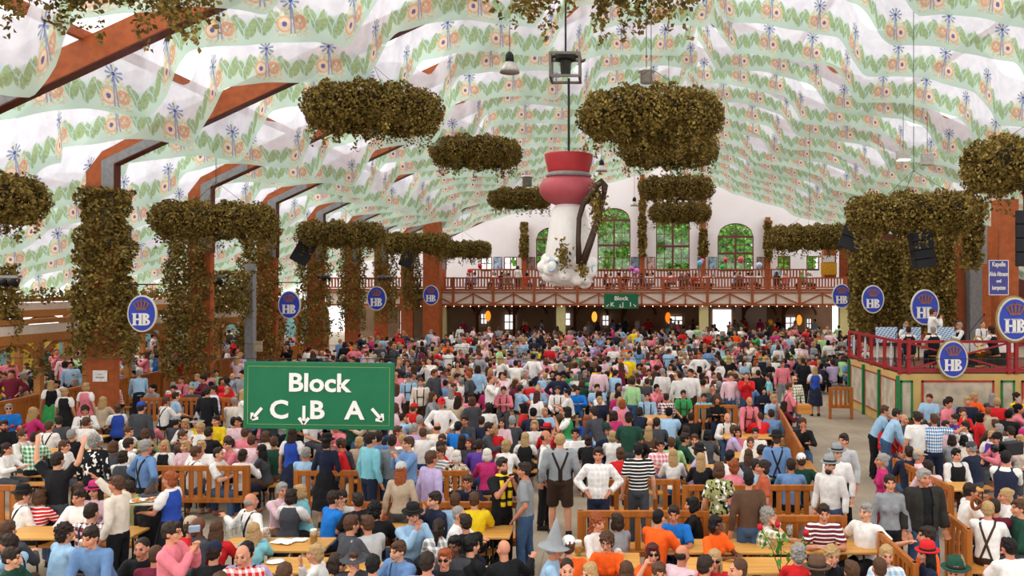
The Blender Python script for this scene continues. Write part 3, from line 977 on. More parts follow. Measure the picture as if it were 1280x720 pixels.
def look_of(p): return look(p['pose'], p['top'], p['hair'], p['style'], p['fem'], p['o'])
POSE_W = dict(st='standing', sa='standing hands on hips', su='standing with both arms raised', sc='standing, hands lifted before the face', sl='leaning forward over the table',
  sr='standing, one arm lifted', sw='standing, carrying a load', sp='standing, arm at the side', sh='standing, arm around a friend', tt='sitting', tl='sitting', tc='sitting chin in hand',
  tp='sitting hand on cheek', tb='sitting, arms along the bench back', tr='sitting, arm stretched out', tn='leaning on the bench')
VIEW = dict(F='', FL='', FR='', B='back turned', BL='back turned', BR='back turned', L='in profile', R='in profile')
def wc(s): return len(s.replace(',', ' ').split())
def label_people(L):
    for p in L:
        g, ex, hd = look_of(p); p['key'] = (g, tuple(ex), hd, POSE_W[p['pose']], VIEW[p['fc']])
        p['base'] = 'person in ' + g + ' with ' + (' and '.join(([hd] if not any('hat' in e or 'cap' in e for e in ex) else []) + ex))
    used = set()
    def clash(p, k): return [q for q in L if q is not p and q['key'][0] == k[0] and q['key'][3:] == k[3:] and q['key'][2] == k[2] and set(k[1]) <= set(q['key'][1])]
    for p in L:
        k = p['key']; lab = ' '.join(x for x in (p['base'], k[3], k[4]) if x); cl = clash(p, k)
        if cl or wc(lab) > 13:
            short = 'person in ' + k[0] + ' with ' + (k[1][0] if k[1] else k[2])
            near = sorted([q for q in L if q is not p and q['key'][0] != k[0]], key=lambda q: (q['px'] - p['px']) ** 2 + (q['py'] - p['py']) ** 2)
            cands = []
            for q in near[:8]:
                dx, dy = q['px'] - p['px'], q['py'] - p['py']
                rel = 'beside' if abs(dx) > abs(dy) else ('behind' if dy > 0 else 'before')
                qd = q['key'][1][0] if q['key'][1] else q['key'][2]
                cands.append((short + ' ' + k[3].split(',')[0].split()[0] + ' ' + rel + ' ' + q['key'][0], (k[0], (k[1][0] if k[1] else k[2]), rel, q['key'][0])))
                cands.append(('person in ' + k[0] + ' ' + rel + ' ' + q['key'][0] + ' with ' + qd, (k[0], None, rel, q['key'][0], qd)))
            lab = None
            for c, sig in cands:
                if wc(c) <= 13 and c not in used and sig not in used: lab = c; used.add(sig); break
            if lab is None: lab = ('person in ' + k[0] + ' with ' + k[2] + ' ' + k[3].split(',')[0])[:90]
        used.add(lab); p['label0'] = lab
        x, y = p['px'], p['py']
        zone = ('before the bandstand' if x > 1080 and y < 600 else 'beside the open aisle' if 975 < x <= 1080 and y < 600 else 'in the nearest rows' if y >= 600 else 'below the green sign' if 290 < x < 500 and y > 528
                else 'near the foremost post' if x < 290 else 'far down the hall' if y < 500 else 'behind the slatted settles')
        if zone.split()[0] in ('before', 'behind', 'beside') and zone.split()[0] in lab.split(): zone = {'before': 'by the bandstand', 'behind': 'near the settles', 'beside': 'at the aisle'}[zone.split()[0]]
        if wc(lab) + wc(zone) <= 16: lab = lab + ', ' + zone
        p['label'] = lab
label_people(INFO)

# benches under the seated, tables in front of them
seated = sorted([p for p in INFO if p['B'].sit and 'royal' not in p['o'].get('vest', '')], key=lambda p: p['Y'])
rows = []
for p in seated:
    for r in rows:
        if abs(r['Y'] - p['Y']) < .33 and r['x0'] - 1.25 < p['X'] < r['x1'] + 1.25 and r['x1'] - r['x0'] < 3.2:
            r['m'].append(p); r['x0'] = min(r['x0'], p['X']); r['x1'] = max(r['x1'], p['X']); r['Y'] = sum(q['Y'] for q in r['m']) / len(r['m']); break
    else: rows.append(dict(Y=p['Y'], x0=p['X'], x1=p['X'], m=[p]))
for r in rows:
    ms = sorted(r['m'], key=lambda q: q['X'])
    for q in ms: q['Y'] = r['Y'] * .75 + q['Y'] * .25; q['X'] = (q['px'] - CX) * q['Y'] / F

M_TABLE = wood('table wood', 'd9a355', 'c58c40', 0, 1.2, .45); M_BENCHW = wood('bench wood', 'c98a3e', 'b87630', 0, 1.2, .5)
M_SETTLE = wood('settle wood', 'b56a28', '9c551c', 2, 1.0, .4); M_STEEL = mat('dark steel', '33342f', .5, .6)
def bench(x0, x1, Y, label, z=.46, group=None, rz=0):
    r = empty('beer_bench', ((x0 + x1) / 2, Y, 0), rz); L = x1 - x0; tag(r, label, 'bench', group)
    bevel(MB().box((0, 0, z - .02), (L, .26, .035)).build('seat_plank', M_BENCHW, r), .006, 1)
    for s in (-1, 1):
        m = MB()
        for t in (-1, 1): m.tube([(s * (L / 2 - .2), t * .10, 0), (s * (L / 2 - .2), t * .09, z - .04)], .013, 6)
        m.tube([(s * (L / 2 - .2), -.1, .12), (s * (L / 2 - .2), .1, .12)], .011, 6); m.build('leg', M_STEEL, r)
    return r
def table(x0, x1, Y, label, group=None, rz=0, w=.62):
    r = empty('beer_table', ((x0 + x1) / 2, Y, 0), rz); L = x1 - x0; tag(r, label, 'table', group)
    bevel(MB().box((0, 0, .745), (L, w, .035)).build('tabletop', M_TABLE, r), .006, 1)
    for s in (-1, 1):
        m = MB()
        for t in (-1, 1): m.tube([(s * (L / 2 - .25), t * w * .38, 0), (s * (L / 2 - .25), t * w * .36, .73)], .015, 6)
        m.tube([(s * (L / 2 - .25), -w * .37, .3), (s * (L / 2 - .25), w * .37, .3)], .012, 6); m.build('leg', M_STEEL, r)
    return r
TABLES = []
def table_px(px0, px1, yy, label):
    Y = F * (H - .76) / (yy - CY); x0, x1 = (px0 - CX) * Y / F, (px1 - CX) * Y / F
    TABLES.append((x0, x1, Y)); return table(x0, x1, Y, label)
table_px(12, 176, 665, 'bare pale wood beer table behind the man in the black t-shirt')
table_px(278, 412, 680, 'pale wood beer table with a full beer mug and paper napkins')
table_px(326, 404, 706, 'pale wood beer table with one white paper plate')
table_px(440, 545, 657, 'pale wood beer table between the black hat and the curly black hair')
table_px(590, 640, 664, 'short stretch of beer table beside the yellow football shirt')
table_px(818, 1096, 682, 'long pale wood beer table with beer mugs and a rose')
table_px(850, 1012, 706, 'long bare beer table below the one with the rose')
table_px(706, 800, 700, 'pale wood beer table before the orange t-shirts')
table_px(418, 492, 712, 'pale wood beer table end beside the grey pointed felt hat')

nb = 0
for r in rows:
    a, b = r['x0'] - .3, r['x1'] + .3; ms = r['m']
    who = sorted(ms, key=lambda q: -q['py'])[0]; g, ex, hd = look_of(who); wl_ = who['label0']
    bench(a, b, r['Y'] + .03, 'bench under the ' + wl_)
    nf = sum(1 if q['fc'] in ('F', 'FL', 'FR') else -1 if q['fc'] in ('B', 'BL', 'BR') else 0 for q in ms)
    if len(ms) < 2: continue
    ty = r['Y'] + (-.56 if nf >= 0 else .56)
    a, b = r['x0'] - .1, r['x1'] + .1
    if any(abs(t[2] - ty) < .75 and t[0] < b + .1 and t[1] > a - .1 for t in TABLES): continue
    if any(abs(q['Y'] - ty) < .45 and a - .2 < q['X'] < b + .2 for q in INFO): continue
    TABLES.append((a, b, ty)); table(a, b, ty, 'table before the ' + wl_)

# high-backed settles that part the rows
def settle(x0, x1, Y, label, ztop=1.05, rz=0, group=None):
    L = x1 - x0; r = empty('settle_bench', ((x0 + x1) / 2, Y, 0), rz); tag(r, label, 'bench', group)
    bevel(MB().box((0, 0, ztop - .05), (L, .06, .10)).build('top_rail', M_SETTLE, r), .008, 1); bevel(MB().box((0, 0, .40), (L, .05, .09)).build('bottom_rail', M_SETTLE, r), .008, 1)
    n = max(3, int(L / .155)); sl = MB()
    for i in range(n): sl.box((-L / 2 + .09 + (L - .18) * i / (n - 1), .0, (ztop + .34) / 2), (.085, .025, ztop - .44))
    sl.build('back_slats', M_SETTLE, r)
    for s in (-1, 1): bevel(MB().box((s * (L / 2 - .04), 0, ztop / 2), (.09, .08, ztop)).build('post', M_SETTLE, r), .008, 1)
    bevel(MB().box((0, .19, .45), (L, .34, .035)).build('seat', M_BENCHW, r), .006, 1)
    return r
def settle_px(px0, px1, ytop, label, ztop=1.05):
    Y = F * (H - ztop) / (ytop - CY); return settle((px0 - CX) * Y / F, (px1 - CX) * Y / F, Y, label, ztop)
settle_px(188, 312, 582, 'slatted brown settle behind the waitress carrying plates')
settle_px(368, 586, 588, 'slatted brown settle behind the row of standing men and beige jacket')
settle_px(456, 655, 627, 'slatted brown settle behind the black felt hat and yellow shirt')
settle_px(752, 850, 599, 'slatted brown settle beside the striped black t-shirt')
settle_px(853, 1026, 606, 'slatted brown settle behind the green patterned blouse')
settle_px(722, 886, 638, 'slatted brown settle behind the red curly hair')
settle_px(889, 1058, 644, 'slatted brown settle behind the striped maroon polo')
settle_px(-30, 22, 606, 'end of a brown settle beside the white shirt and brown hat')
settle_px(868, 922, 506, 'short brown settle by the pink shirt and leather shorts')
settle_px(176, 303, 497, 'brown settle beneath the post, behind the lilac checked shirt')
settle_px(1036, 1066, 484, 'brown settle at the foot of the bandstand side wall')
def settle_line(pa, pb, label, ztop=1.05):
    (xa, ya), (xb, yb) = pa, pb
    A = at(xa, ya, F * (H - ztop) / (ya - CY)); Bq = at(xb, yb, F * (H - ztop) / (yb - CY)); d = Bq - A
    r = settle(-d.length / 2, d.length / 2, 0, label, ztop, atan2(d.y, d.x)); r.location = ((A.x + Bq.x) / 2, (A.y + Bq.y) / 2, 0); return r
settle_line((1118, 572), (1190, 608), 'brown settle closing the row beside the leather-jacketed man')
settle_line((1184, 640), (1212, 662), 'brown slatted settle beside checked shirt and leather shorts')
settle_line((1100, 664), (1145, 704), 'brown settle end beside the white polo with outspread arms')
settle_line((962, 488), (1003, 560), 'long brown settle bordering the empty aisle')

# ---- the figures
for p in INFO:
    o_, B = make_person(p['pose'], p['fem'], p['rz'], (p['X'], p['Y'], p['z']), p['sc'], p['top'], p['hair'], p['style'], p['o'], p['rnd'])
    p['obj'] = o_; tag(o_, p['label'], 'person', 'guests at the beer tables')
# ------------------------------------------------------------------ the tent: floor, roof, frames, walls
RX, SL, DK = 3.3, .465, 18.1
def rafter(d): return 8.0 + SL * (DK - d)
def roofz(x):
    d = abs(x - RX); return rafter(min(d, DK)) + .85 - .34 * max(0, d - DK)
RZ0 = roofz(RX)
M_RED = mat('red brown timber', 'a5552a', .55, var=.14, scale=5); M_REDD = mat('dark timber', '5e2a1c', .6); M_GREY = mat('grey steel plate', '8a8b8d', .55, .1)
M_BROWNW = wood('brown timber', 'bb7f42', 'a0662f', 0, 1.5); M_TEAL = mat('painted teal wall', '7fb4ba', .9, var=.2, scale=1)

def floor_mat():
    m, t, b = new_mat('floor boards'); (x, y, z), c = objco(t)
    n = noisev(t, .8, 5); n2 = noisev(t, 22, 3)
    seam = x.mod(1.2).lt(.02)
    col = mix(t, n.step(.3, .7), 'a3947f', '8b7d6a'); col = mix(t, n2.step(.45, .75) * .35, col, 'b3aa9c'); col = mix(t, seam * .5, col, '5b554c')
    t.links.new(col, b.inputs['Base Color']); b.inputs['Roughness'].default_value = .75; return m
struct(MB().box((2, 37, -.05), (74, 82, .1)).build('floor', floor_mat()))

def film(name, col, trans, transp, rough=1.0, colsock=None):
    """Thin cloth or membrane: partly lets light straight through, partly scatters it."""
    m = bpy.data.materials.new(name); m.use_nodes = True; t = m.node_tree; t.nodes.clear()
    o = t.nodes.new('ShaderNodeOutputMaterial'); d = t.nodes.new('ShaderNodeBsdfDiffuse'); tr = t.nodes.new('ShaderNodeBsdfTranslucent'); tp = t.nodes.new('ShaderNodeBsdfTransparent')
    a = t.nodes.new('ShaderNodeMixShader'); b = t.nodes.new('ShaderNodeMixShader')
    cs = colsock(t) if colsock else sock(t, col)
    t.links.new(cs, d.inputs[0]); t.links.new(cs, tr.inputs[0]); t.links.new(cs, tp.inputs[0])
    a.inputs[0].default_value = trans; b.inputs[0].default_value = transp
    t.links.new(d.outputs[0], a.inputs[1]); t.links.new(tr.outputs[0], a.inputs[2]); t.links.new(a.outputs[0], b.inputs[1]); t.links.new(tp.outputs[0], b.inputs[2]); t.links.new(b.outputs[0], o.inputs[0])
    return m
M_ROOF = film('white roof membrane', 'fbfbfa', .8, .55)
M_WALLF = film('white wall canvas', 'f8f6f0', .75, .35)
Y0R, Y1R = 10.0, 74.0
rf = MB()
for x0, x1 in ((-27.0, RX - DK), (RX - DK, RX), (RX, RX + DK), (RX + DK, 33.6)): rf.add([(x0, Y0R, roofz(x0) + .9), (x1, Y0R, roofz(x1) + .9), (x1, Y1R, roofz(x1) + .9), (x0, Y1R, roofz(x0) + .9)], [(0, 1, 2, 3)])
struct(rf.build('ceiling', M_ROOF, recalc=False), 'white translucent tent roof')

FR = [13.1, 19.0, 24.9, 30.8, 36.7, 42.6, 48.5, 54.4, 57.6, 66.2]
XL = {57.6: -13.9, 66.2: -13.4}
def portal(Y, side):
    """One laminated column, its knee and its rafter up to the ridge."""
    m = MB(); w = .3
    xi = -14.8 if side < 0 else 21.0
    if side < 0 and Y in XL: xi = XL[Y]
    xo = xi + side * .82; xm = xi + side * .36
    dx = lambda d: xi - side * d
    zk = 8.0; P = lambda x, z: (x, z)
    zo = min(7.75, roofz(xo) - .3)
    D = abs(RX - xi); zr = lambda t: zk + SL * t
    outer = [P(xo, 0), P(xm, 0), P(xm, zk + .08), P(dx(1.35), zr(1.35) + .30), P(dx(1.35), zr(1.35) + .66), P(xi + side * .02, zk + .52), P(xi + side * .35, zk + .36), P(xo, zo)]
    inner = [P(xm, 5.6), P(xi, 5.6), P(xi, zk), P(dx(1.35), zr(1.35)), P(dx(1.35), zr(1.35) + .30), P(xm, zk + .08)]
    raft = [P(dx(1.35), zr(1.35)), P(RX, zr(D)), P(RX, zr(D) + .62), P(dx(1.35), zr(1.35) + .66)]
    low = [P(xm, 0), P(xi, 0), P(xi, 5.6), P(xm, 5.6)]
    fl = [P(xi, 5.6), P(dx(.03), 5.6), P(dx(.03), zk - .02), P(RX, zr(D) - .06), P(RX, zr(D)), P(xi, zk)]
    for poly, mi, ww in ((outer, 0, w), (low, 0, w), (inner, 1, w + .02), (raft, 0, w), (fl, 2, w + .01)):
        m.prism(poly, (0, Y + ww / 2, 0), (1, 0, 0), (0, 0, 1), ww, mi)
    return struct(m.build('column', [M_RED, M_GREY, M_REDD]), 'red laminated timber frame with grey steel knee')
for Y in FR:
    portal(Y, -1)
    if Y > 36 or Y < 20: portal(Y, 1)
for x in [-24, -21, -18, -12, -8.6, -5, -1, 3.3, 8, 12.5, 17, 22, 27]:
    struct(MB().beam((x, Y0R, roofz(x) - .1), (x, Y1R, roofz(x) - .1), .14, .22).build('beam', M_RED))

# printed cloth swags
def swag_colour(t):
    (u, v, _), c = objco(t, True)
    P = 1.62
    k = (u / P).floor(); par = k.mod(2.0); x = u - (k * P + P / 2); ax = x.abs()
    n = noisev(t, 3.5, 3, c.outputs['UV']); n2 = noisev(t, 14, 3, c.outputs['UV'])
    vv = v - par * -.06
    col = mix(t, n.step(.3, .7), 'e9e8ee', 'dddce6')
    edge = vv + (n - .5) * .22
    col = mix(t, edge.op('MULTIPLY', -1.0).step(-.80, -.60) * .9, col, 'c3dccb')
    # hop leaves
    q = .205; j = (u / q).floor(); hx = u - (j * q + q / 2); odd = j.mod(2.0)
    hy = vv - (odd * .07 + .50 + ax.step(.2, .8) * -.10 + .04); sl = hx + hy * (odd * .5 - .25)
    r = ((sl / .112).op('POWER', 2.0) + (hy / .27).op('POWER', 2.0)) + (n2 - .5) * .7
    hop = r.op('MULTIPLY', -1.0).step(-1.15, -.75)
    col = mix(t, hop * .8, col, mix(t, n2.step(.35, .7), 'a3b47c', '7f9a5c'))
    # pale ribbons in a Y between the leaves
    q2 = .41; a2 = (u / q2 + .25); x2 = (a2 - a2.floor() - .5) * q2
    yb = vv - .42; arm = (x2.abs() - yb.max(0.0) * .42).abs().lt(.014) * vv.lt(.78) * vv.gt(.2)
    col = mix(t, arm * .75, col, 'bcdcec')
    # hanging group: bow, ribbons, pretzel, heart
    near = (ax + (vv - .45).max(0.0) * .42 + (n2 - .5) * .12).op('MULTIPLY', -1.0).step(-.42, -.34) * vv.step(.10, .2)
    col = mix(t, near * .8, col, mix(t, n2.step(.35, .65), 'e6dccd', 'b9c4a0'))
    g1 = ((x + .17).op('POWER', 2.0) + ((vv - .48) * .85).op('POWER', 2.0)).sqrt()
    g2 = ((x - .17).op('POWER', 2.0) + ((vv - .46) * .85).op('POWER', 2.0)).sqrt()
    col = mix(t, g2.lt(.15) * .7, col, 'f3d3b8'); col = mix(t, (g2 - .15).abs().lt(.022) * .6, col, 'e2a078'); col = mix(t, (g2 + (n2 - .5) * .06).lt(.055) * .9, col, '5c5a9c')
    col = mix(t, ((g1 - .115).abs().lt(.042)) * .65, col, 'd98a68'); col = mix(t, (((x + .17).abs() - (vv - .42) * .5).abs().lt(.02) * g1.lt(.12)) * .55, col, 'c9765a')
    tails = ((ax - (vv * -.05 + .055)).abs().lt(.018)) * vv.lt(1.0) * vv.gt(.22); col = mix(t, tails * .7, col, '6f86bd')
    by = vv - 1.02; br = (x.op('POWER', 2.0) + by.op('POWER', 2.0)).sqrt(); ang = x.op('ARCTAN2', by)
    rays = ((ang * 9.0).sin() + (br * -3.0 + .35)).gt(0.0) * br.lt(.21)
    col = mix(t, rays * .75, col, '5873b4'); col = mix(t, br.lt(.045) * .9, col, '3c4f94')
    return col
M_SWAG = film('printed hop cloth', 'ffffff', .68, .20, colsock=swag_colour)
ORD = 'first second third fourth fifth sixth seventh eighth ninth tenth eleventh twelfth thirteenth fourteenth fifteenth sixteenth seventeenth eighteenth nineteenth twentieth'.split()
def swag(Y, side, idx):
    rnd = random.Random(idx * 7 + (side > 0)); n = 260; hgt = 1.8 if side < 0 else 1.6; rowsv = 8; LG = 4.6
    vs, uvs, fs = [], [], []; ph = rnd.uniform(0, 3.2); off = rnd.uniform(-.5, .5)
    far = min(1, max(0, (Y - 38) / 30)); zr = (13.8 if side < 0 else 13.9) - .7 * far; amp = (1.15 if side < 0 else .85) * (1 - .88 * far); e0 = 7.55 if side < 0 else 7.0
    tilt = rnd.uniform(.1, .45); sg = .36 if side < 0 else .2; u = ph; last = None
    for i in range(n + 1):
        d = 29.6 * i / n; x = RX + side * d
        base = e0 + (zr - e0) * (1 - d / DK) if d < DK else e0 - .34 * (d - DK)
        s = ((DK - d + off) / LG) % 1.0; k = s / .78 if s < .78 else 1 - (s - .78) / .22
        saw = amp * (.5 - (k - .16 * sin(pi * k) if s < .78 else k * k * (3 - 2 * k))) * (1 if d < DK else .25)
        zb = base + saw
        if last is not None: u += sqrt((x - last[0]) ** 2 + (zb - last[1]) ** 2)
        last = (x, zb)
        q = .5 - .5 * cos(2 * pi * u / 3.24 + pi); sag = sg * (1 - q)
        fold = .10 * sin(u * 1.94) + .05 * sin(u * 5.1 + idx)
        for j in range(rowsv + 1):
            f = j / rowsv; z = zb + .05 * sin(u * 1.94 + 1) * (1 - f) + (hgt - sag) * f
            vs.append((x, Y + tilt * (1 - f) + fold * (1 - f) * .8 + .06 * sin(u * 7) * f, z)); uvs.append((u, hgt * f))
    w = rowsv + 1
    for i in range(n):
        for j in range(rowsv): fs.append((i * w + j, (i + 1) * w + j, (i + 1) * w + j + 1, i * w + j + 1))
    me = bpy.data.meshes.new('cloth_swag'); me.from_pydata(vs, [], fs); me.materials.append(M_SWAG)
    ul = me.uv_layers.new(name='uv'); li = np.array([v for f in fs for v in f]); ul.data.foreach_set('uv', np.array(uvs)[li].ravel())
    me.polygons.foreach_set('use_smooth', [True] * len(fs))
    o = link('cloth_swag', me)
    where = 'over the hop-clad posts' if side < 0 else 'over the bandstand'
    tag(o, 'printed hop cloth swag on the roof slope %s, %s from the front' % (where, ORD[idx]), 'cloth swag', 'printed cloth swags under the roof ' + where)
for side in (-1, 1):
    for i in range(17): swag(16.2 + 2.95 * i, side, i)

# walls
wl = MB().add([(-27, 8, 2.1), (-27, 74, 2.1), (-27, 74, 5.2), (-27, 8, 5.2)], [(0, 1, 2, 3)]); struct(wl.build('wall_left', [M_WALLF], recalc=False))
wl = MB().box((-27.05, 41, 1.05), (.1, 66, 2.1)); struct(wl.build('wall_left', [M_TEAL]))
struct(MB().box((25.3, 60.2, 4.2), (17.4, .2, 8.4)).build('dark_backing', mat('dark red backing', '5c3126', .8)))  # added dark backing, hides the bright sky past the gallery end
struct(MB().box((33.6, 41, 2.6), (.1, 66, 5.2)).build('wall_right', mat('brown wall', '8a5a40', .9)))  # plain brown over the whole wall
YW = 74.0; sW = F / YW
def wx(px): return (px - CX) / sW
def wz(py): return H - (py - CY) / sW
M_PLAST = mat('white plaster', 'f3f1f3', .9, var=.02, scale=.6)
wins = [(670, 711, 284, 338), (747, 788, 260, 338), (820, 862, 262, 338), (897, 942, 279, 338)]
sq = [(601, 615, 321, 338), (630, 646, 321, 337), (972, 988, 320, 337), (1008, 1024, 320, 337)]
holes = sorted([(wx(a), wx(b), wz(d), wz(c), arch) for L, arch in ((wins, True), (sq, False)) for a, b, c, d in L])
W = MB(); cur = -27.0; zb = 3.6
def panel(x0, x1):
    top = [(x0, roofz(x0) + .25)] + ([(RX, RZ0 + .25)] if x0 < RX < x1 else []) + [(x1, roofz(x1) + .25)]
    W.prism([(x0, zb), (x1, zb)] + top[::-1], (0, YW + .3, 0), (1, 0, 0), (0, 0, 1), .3)
for x0, x1, z0, z1, arch in holes:
    panel(cur, x0); cur = x1
    W.prism([(x0, zb), (x1, zb), (x1, z0), (x0, z0)], (0, YW + .3, 0), (1, 0, 0), (0, 0, 1), .3)
    r = (x1 - x0) / 2; zs = z1 - r * .75 if arch else z1; n = 14
    for i in range(n):
        xa, xb = x0 + 2 * r * i / n, x0 + 2 * r * (i + 1) / n
        za = zs + (.75 * sqrt(max(0, r * r - (xa - x0 - r) ** 2)) if arch else 0); zc = zs + (.75 * sqrt(max(0, r * r - (xb - x0 - r) ** 2)) if arch else 0)
        W.prism([(xa, za), (xb, zc), (xb, roofz(xb) + .25), (xa, roofz(xa) + .25)], (0, YW + .3, 0), (1, 0, 0), (0, 0, 1), .3)
panel(cur, 33.6)
struct(W.build('wall_back', M_PLAST))
M_WFR = mat('window frame', '6d4238', .6); 
def glass_mat():
    m = bpy.data.materials.new('window glass'); m.use_nodes = True; t = m.node_tree; t.nodes.clear()
    o = t.nodes.new('ShaderNodeOutputMaterial'); g = t.nodes.new('ShaderNodeBsdfGlossy'); g.inputs['Roughness'].default_value = .05; tp = t.nodes.new('ShaderNodeBsdfTransparent'); a = t.nodes.new('ShaderNodeMixShader'); a.inputs[0].default_value = .06
    t.links.new(tp.outputs[0], a.inputs[1]); t.links.new(g.outputs[0], a.inputs[2]); t.links.new(a.outputs[0], o.inputs[0]); return m
M_GLASS = glass_mat()
for k, (x0, x1, z0, z1, arch) in enumerate(holes):
    r = (x1 - x0) / 2; zs = z1 - r * .75 if arch else z1; f = MB(); y = YW + .1
    f.beam((x0, y, z0), (x0, y, zs), .16, .16).beam((x1, y, z0), (x1, y, zs), .16, .16).beam((x0, y, z0), (x1, y, z0), .2, .16)
    if arch:
        A = [Vector((x0 + r - r * cos(pi * i / 16), y, zs + .75 * r * sin(pi * i / 16))) for i in range(17)]; f.tube(A, .09, 6)
        for i in (4, 6, 8, 10, 12): f.beam((x0 + r, y, zs), A[i], .05, .05)
        f.tube([Vector((x0 + r - .45 * r * cos(pi * i / 12), y, zs + .34 * r * sin(pi * i / 12))) for i in range(13)], .03, 6)
        f.beam((x0, y, zs), (x1, y, zs), .12, .2); zm = z0 + (zs - z0) * .5
        f.beam((x0, y, zm), (x1, y, zm), .12, .2).beam((x0 + r, y, z0), (x0 + r, y, zs), .2, .16)
        for q in (.5, 1.5): f.beam((x0 + r * q, y, z0), (x0 + r * q, y, zs), .05, .05)
        for zq in (z0 + (zs - z0) * .25, z0 + (zs - z0) * .75): f.beam((x0, y, zq), (x1, y, zq), .05, .05)
    else:
        f.beam((x0, y, z1), (x1, y, z1), .14, .16).beam((x0 + r, y, z0), (x0 + r, y, z1), .08, .1); f.beam((x0, y, (z0 + z1) / 2), (x1, y, (z0 + z1) / 2), .06, .06)
    w = struct(f.build('window_%d' % (k + 1), M_WFR))
    A = [(x0, z0), (x1, z0)] + ([(x0 + r + r * cos(pi * i / 16), zs + .75 * r * sin(pi * i / 16)) for i in range(17)] if arch else [(x1, z1), (x0, z1)])
    MB().prism(A, (0, y + .02, 0), (1, 0, 0), (0, 0, 1), .01).build('pane', M_GLASS, w)
# posters between the windows
M_FR = mat('poster frame', '4a3a36', .6)
POST = ['9fb6cf', '8c7568', '7f95a5', 'c9a7a0', '6f8fb5', '94b9c9', 'a58a7a']
for k, px in enumerate((622, 664, 794, 814, 877, 891, 951)):
    p = at(px, 329, YW - .06); r = empty('poster', p); tag(r, 'framed %s poster on the far white wall, %s along from the far square windows' % (('blue', 'brown', 'slate', 'pink', 'deep blue', 'pale blue', 'tan')[k], ORD[k]), 'poster', 'posters on the far wall')
    MB().box((0, 0, 0), (.72, .05, 1.1)).build('poster_frame', M_FR, r); MB().box((0, -.04, 0), (.62, .02, 1.0)).build('print', mat('poster print %d' % k, POST[k], .6, var=.6, scale=3), r)

# trees outside
def leaf_mat(name, a, b, c, transl=.25):
    if name in MATS: return MATS[name]
    m, t, bs = new_mat(name); g = t.nodes.new('ShaderNodeNewGeometry'); r = S(t, g.outputs['Random Per Island'])
    n = noisev(t, 1.6, 2); f = (r * .7 + n * .6 - .15)
    col = mix(t, f.step(.05, .6), a, b); col = mix(t, f.step(.6, 1.0), col, c)
    t.links.new(col, bs.inputs['Base Color']); bs.inputs['Roughness'].default_value = .7; bs.inputs['Specular IOR Level'].default_value = .2
    MATS[name] = m; return m
M_TREE = leaf_mat('tree leaves', '3f7d22', '6fb53a', 'a6d86a')
M_HOP = leaf_mat('hop leaves', '493d18', '826d33', 'b0964f')
def leaves(pts, size, name, m, parent=None, loc=None, seed=1):
    """A cloud of small folded leaves, one mesh."""
    n = len(pts); g = np.random.default_rng(seed)
    P = np.array(pts); a = g.normal(size=(n, 3)); a /= np.linalg.norm(a, axis=1)[:, None]
    b = np.cross(a, g.normal(size=(n, 3))); b /= np.linalg.norm(b, axis=1)[:, None] + 1e-9; c = np.cross(a, b)
    s = (size * g.uniform(.6, 1.25, n))[:, None]
    V = np.stack([P - a * s * .6, P + b * s * .42 + c * s * .16, P + a * s * .6 - c * s * .1, P - b * s * .42 + c * s * .16], 1).reshape(-1, 3)
    Fa = np.array([[0, 1, 2], [0, 2, 3]])[None] + 4 * np.arange(n)[:, None, None]; Fa = Fa.reshape(-1, 3).astype(np.int32)
    me = bpy.data.meshes.new(name); me.vertices.add(len(V)); me.vertices.foreach_set('co', V.ravel()); me.loops.add(len(Fa) * 3); me.loops.foreach_set('vertex_index', Fa.ravel())
    me.polygons.add(len(Fa)); me.polygons.foreach_set('loop_start', np.arange(0, len(Fa) * 3, 3, dtype=np.int32)); me.polygons.foreach_set('loop_total', np.full(len(Fa), 3, dtype=np.int32))
    me.update(calc_edges=True); me.materials.append(m); return link(name, me, parent, loc)
for k, (x, z, rad, lab) in enumerate(((-7, 8, 3.6, 'first green leafy tree outside the far windows, behind the hanging ornament'), (-.2, 9, 4.0, 'bright green leafy tree outside the tallest far window'), (5.4, 8.5, 3.6, 'green leafy tree outside the far window behind the stacked hop wreaths'), (10.6, 8, 3.6, 'green leafy tree outside the far window with the balloons'), (17, 7, 3, 'leafy tree outside the small square windows by the posts'))):
    t = empty('tree', (x, 84, 0)); tag(t, lab, 'tree', 'trees outside the far windows'); g = random.Random(k)
    pts = []
    for _ in range(5200):
        v = Vector((g.gauss(0, 1), g.gauss(0, 1), g.gauss(0, 1))).normalized() * (g.random() ** .4); pts.append((v.x * rad, v.y * rad * .7, z + v.z * rad * 1.2))
    leaves(pts, .42, 'foliage', M_TREE, t, seed=k)
    MB().tube([(0, 0, 0), (.1, 0, z * .5), (0, .1, z)], [.25, .2, .08], 8).build('trunk', mat('bark', '4a3b2c'), t, True)
# ------------------------------------------------------------------ hop garlands and wreaths
g0 = random.Random(3)
def ring_pts(n, R, r1, rz, strands=26, seed=1, drop=.6):
    g = random.Random(seed); out = []
    for _ in range(n):
        a = g.uniform(0, 2 * pi); b = g.uniform(0, 2 * pi); q = 1 - .35 * g.random() ** 1.5
        lump = 1 + .14 * sin(a * 9 + b * 2) + .10 * sin(a * 23 + 1)
        out.append(((R + cos(b) * r1 * q * lump) * cos(a), (R + cos(b) * r1 * q * lump) * sin(a), sin(b) * rz * q * lump))
    for _ in range(strands):
        a = g.uniform(0, 2 * pi); L = g.uniform(.2, drop); d = R + g.uniform(-.4, .45)
        for k in range(int(L * 26)):
            f = g.random(); out.append((d * cos(a) + g.gauss(0, .05), d * sin(a) + g.gauss(0, .05), -rz * .85 - f * L))
    return out
M_CORE = mat('twig core', '2e2412', .9)
_ring = {}
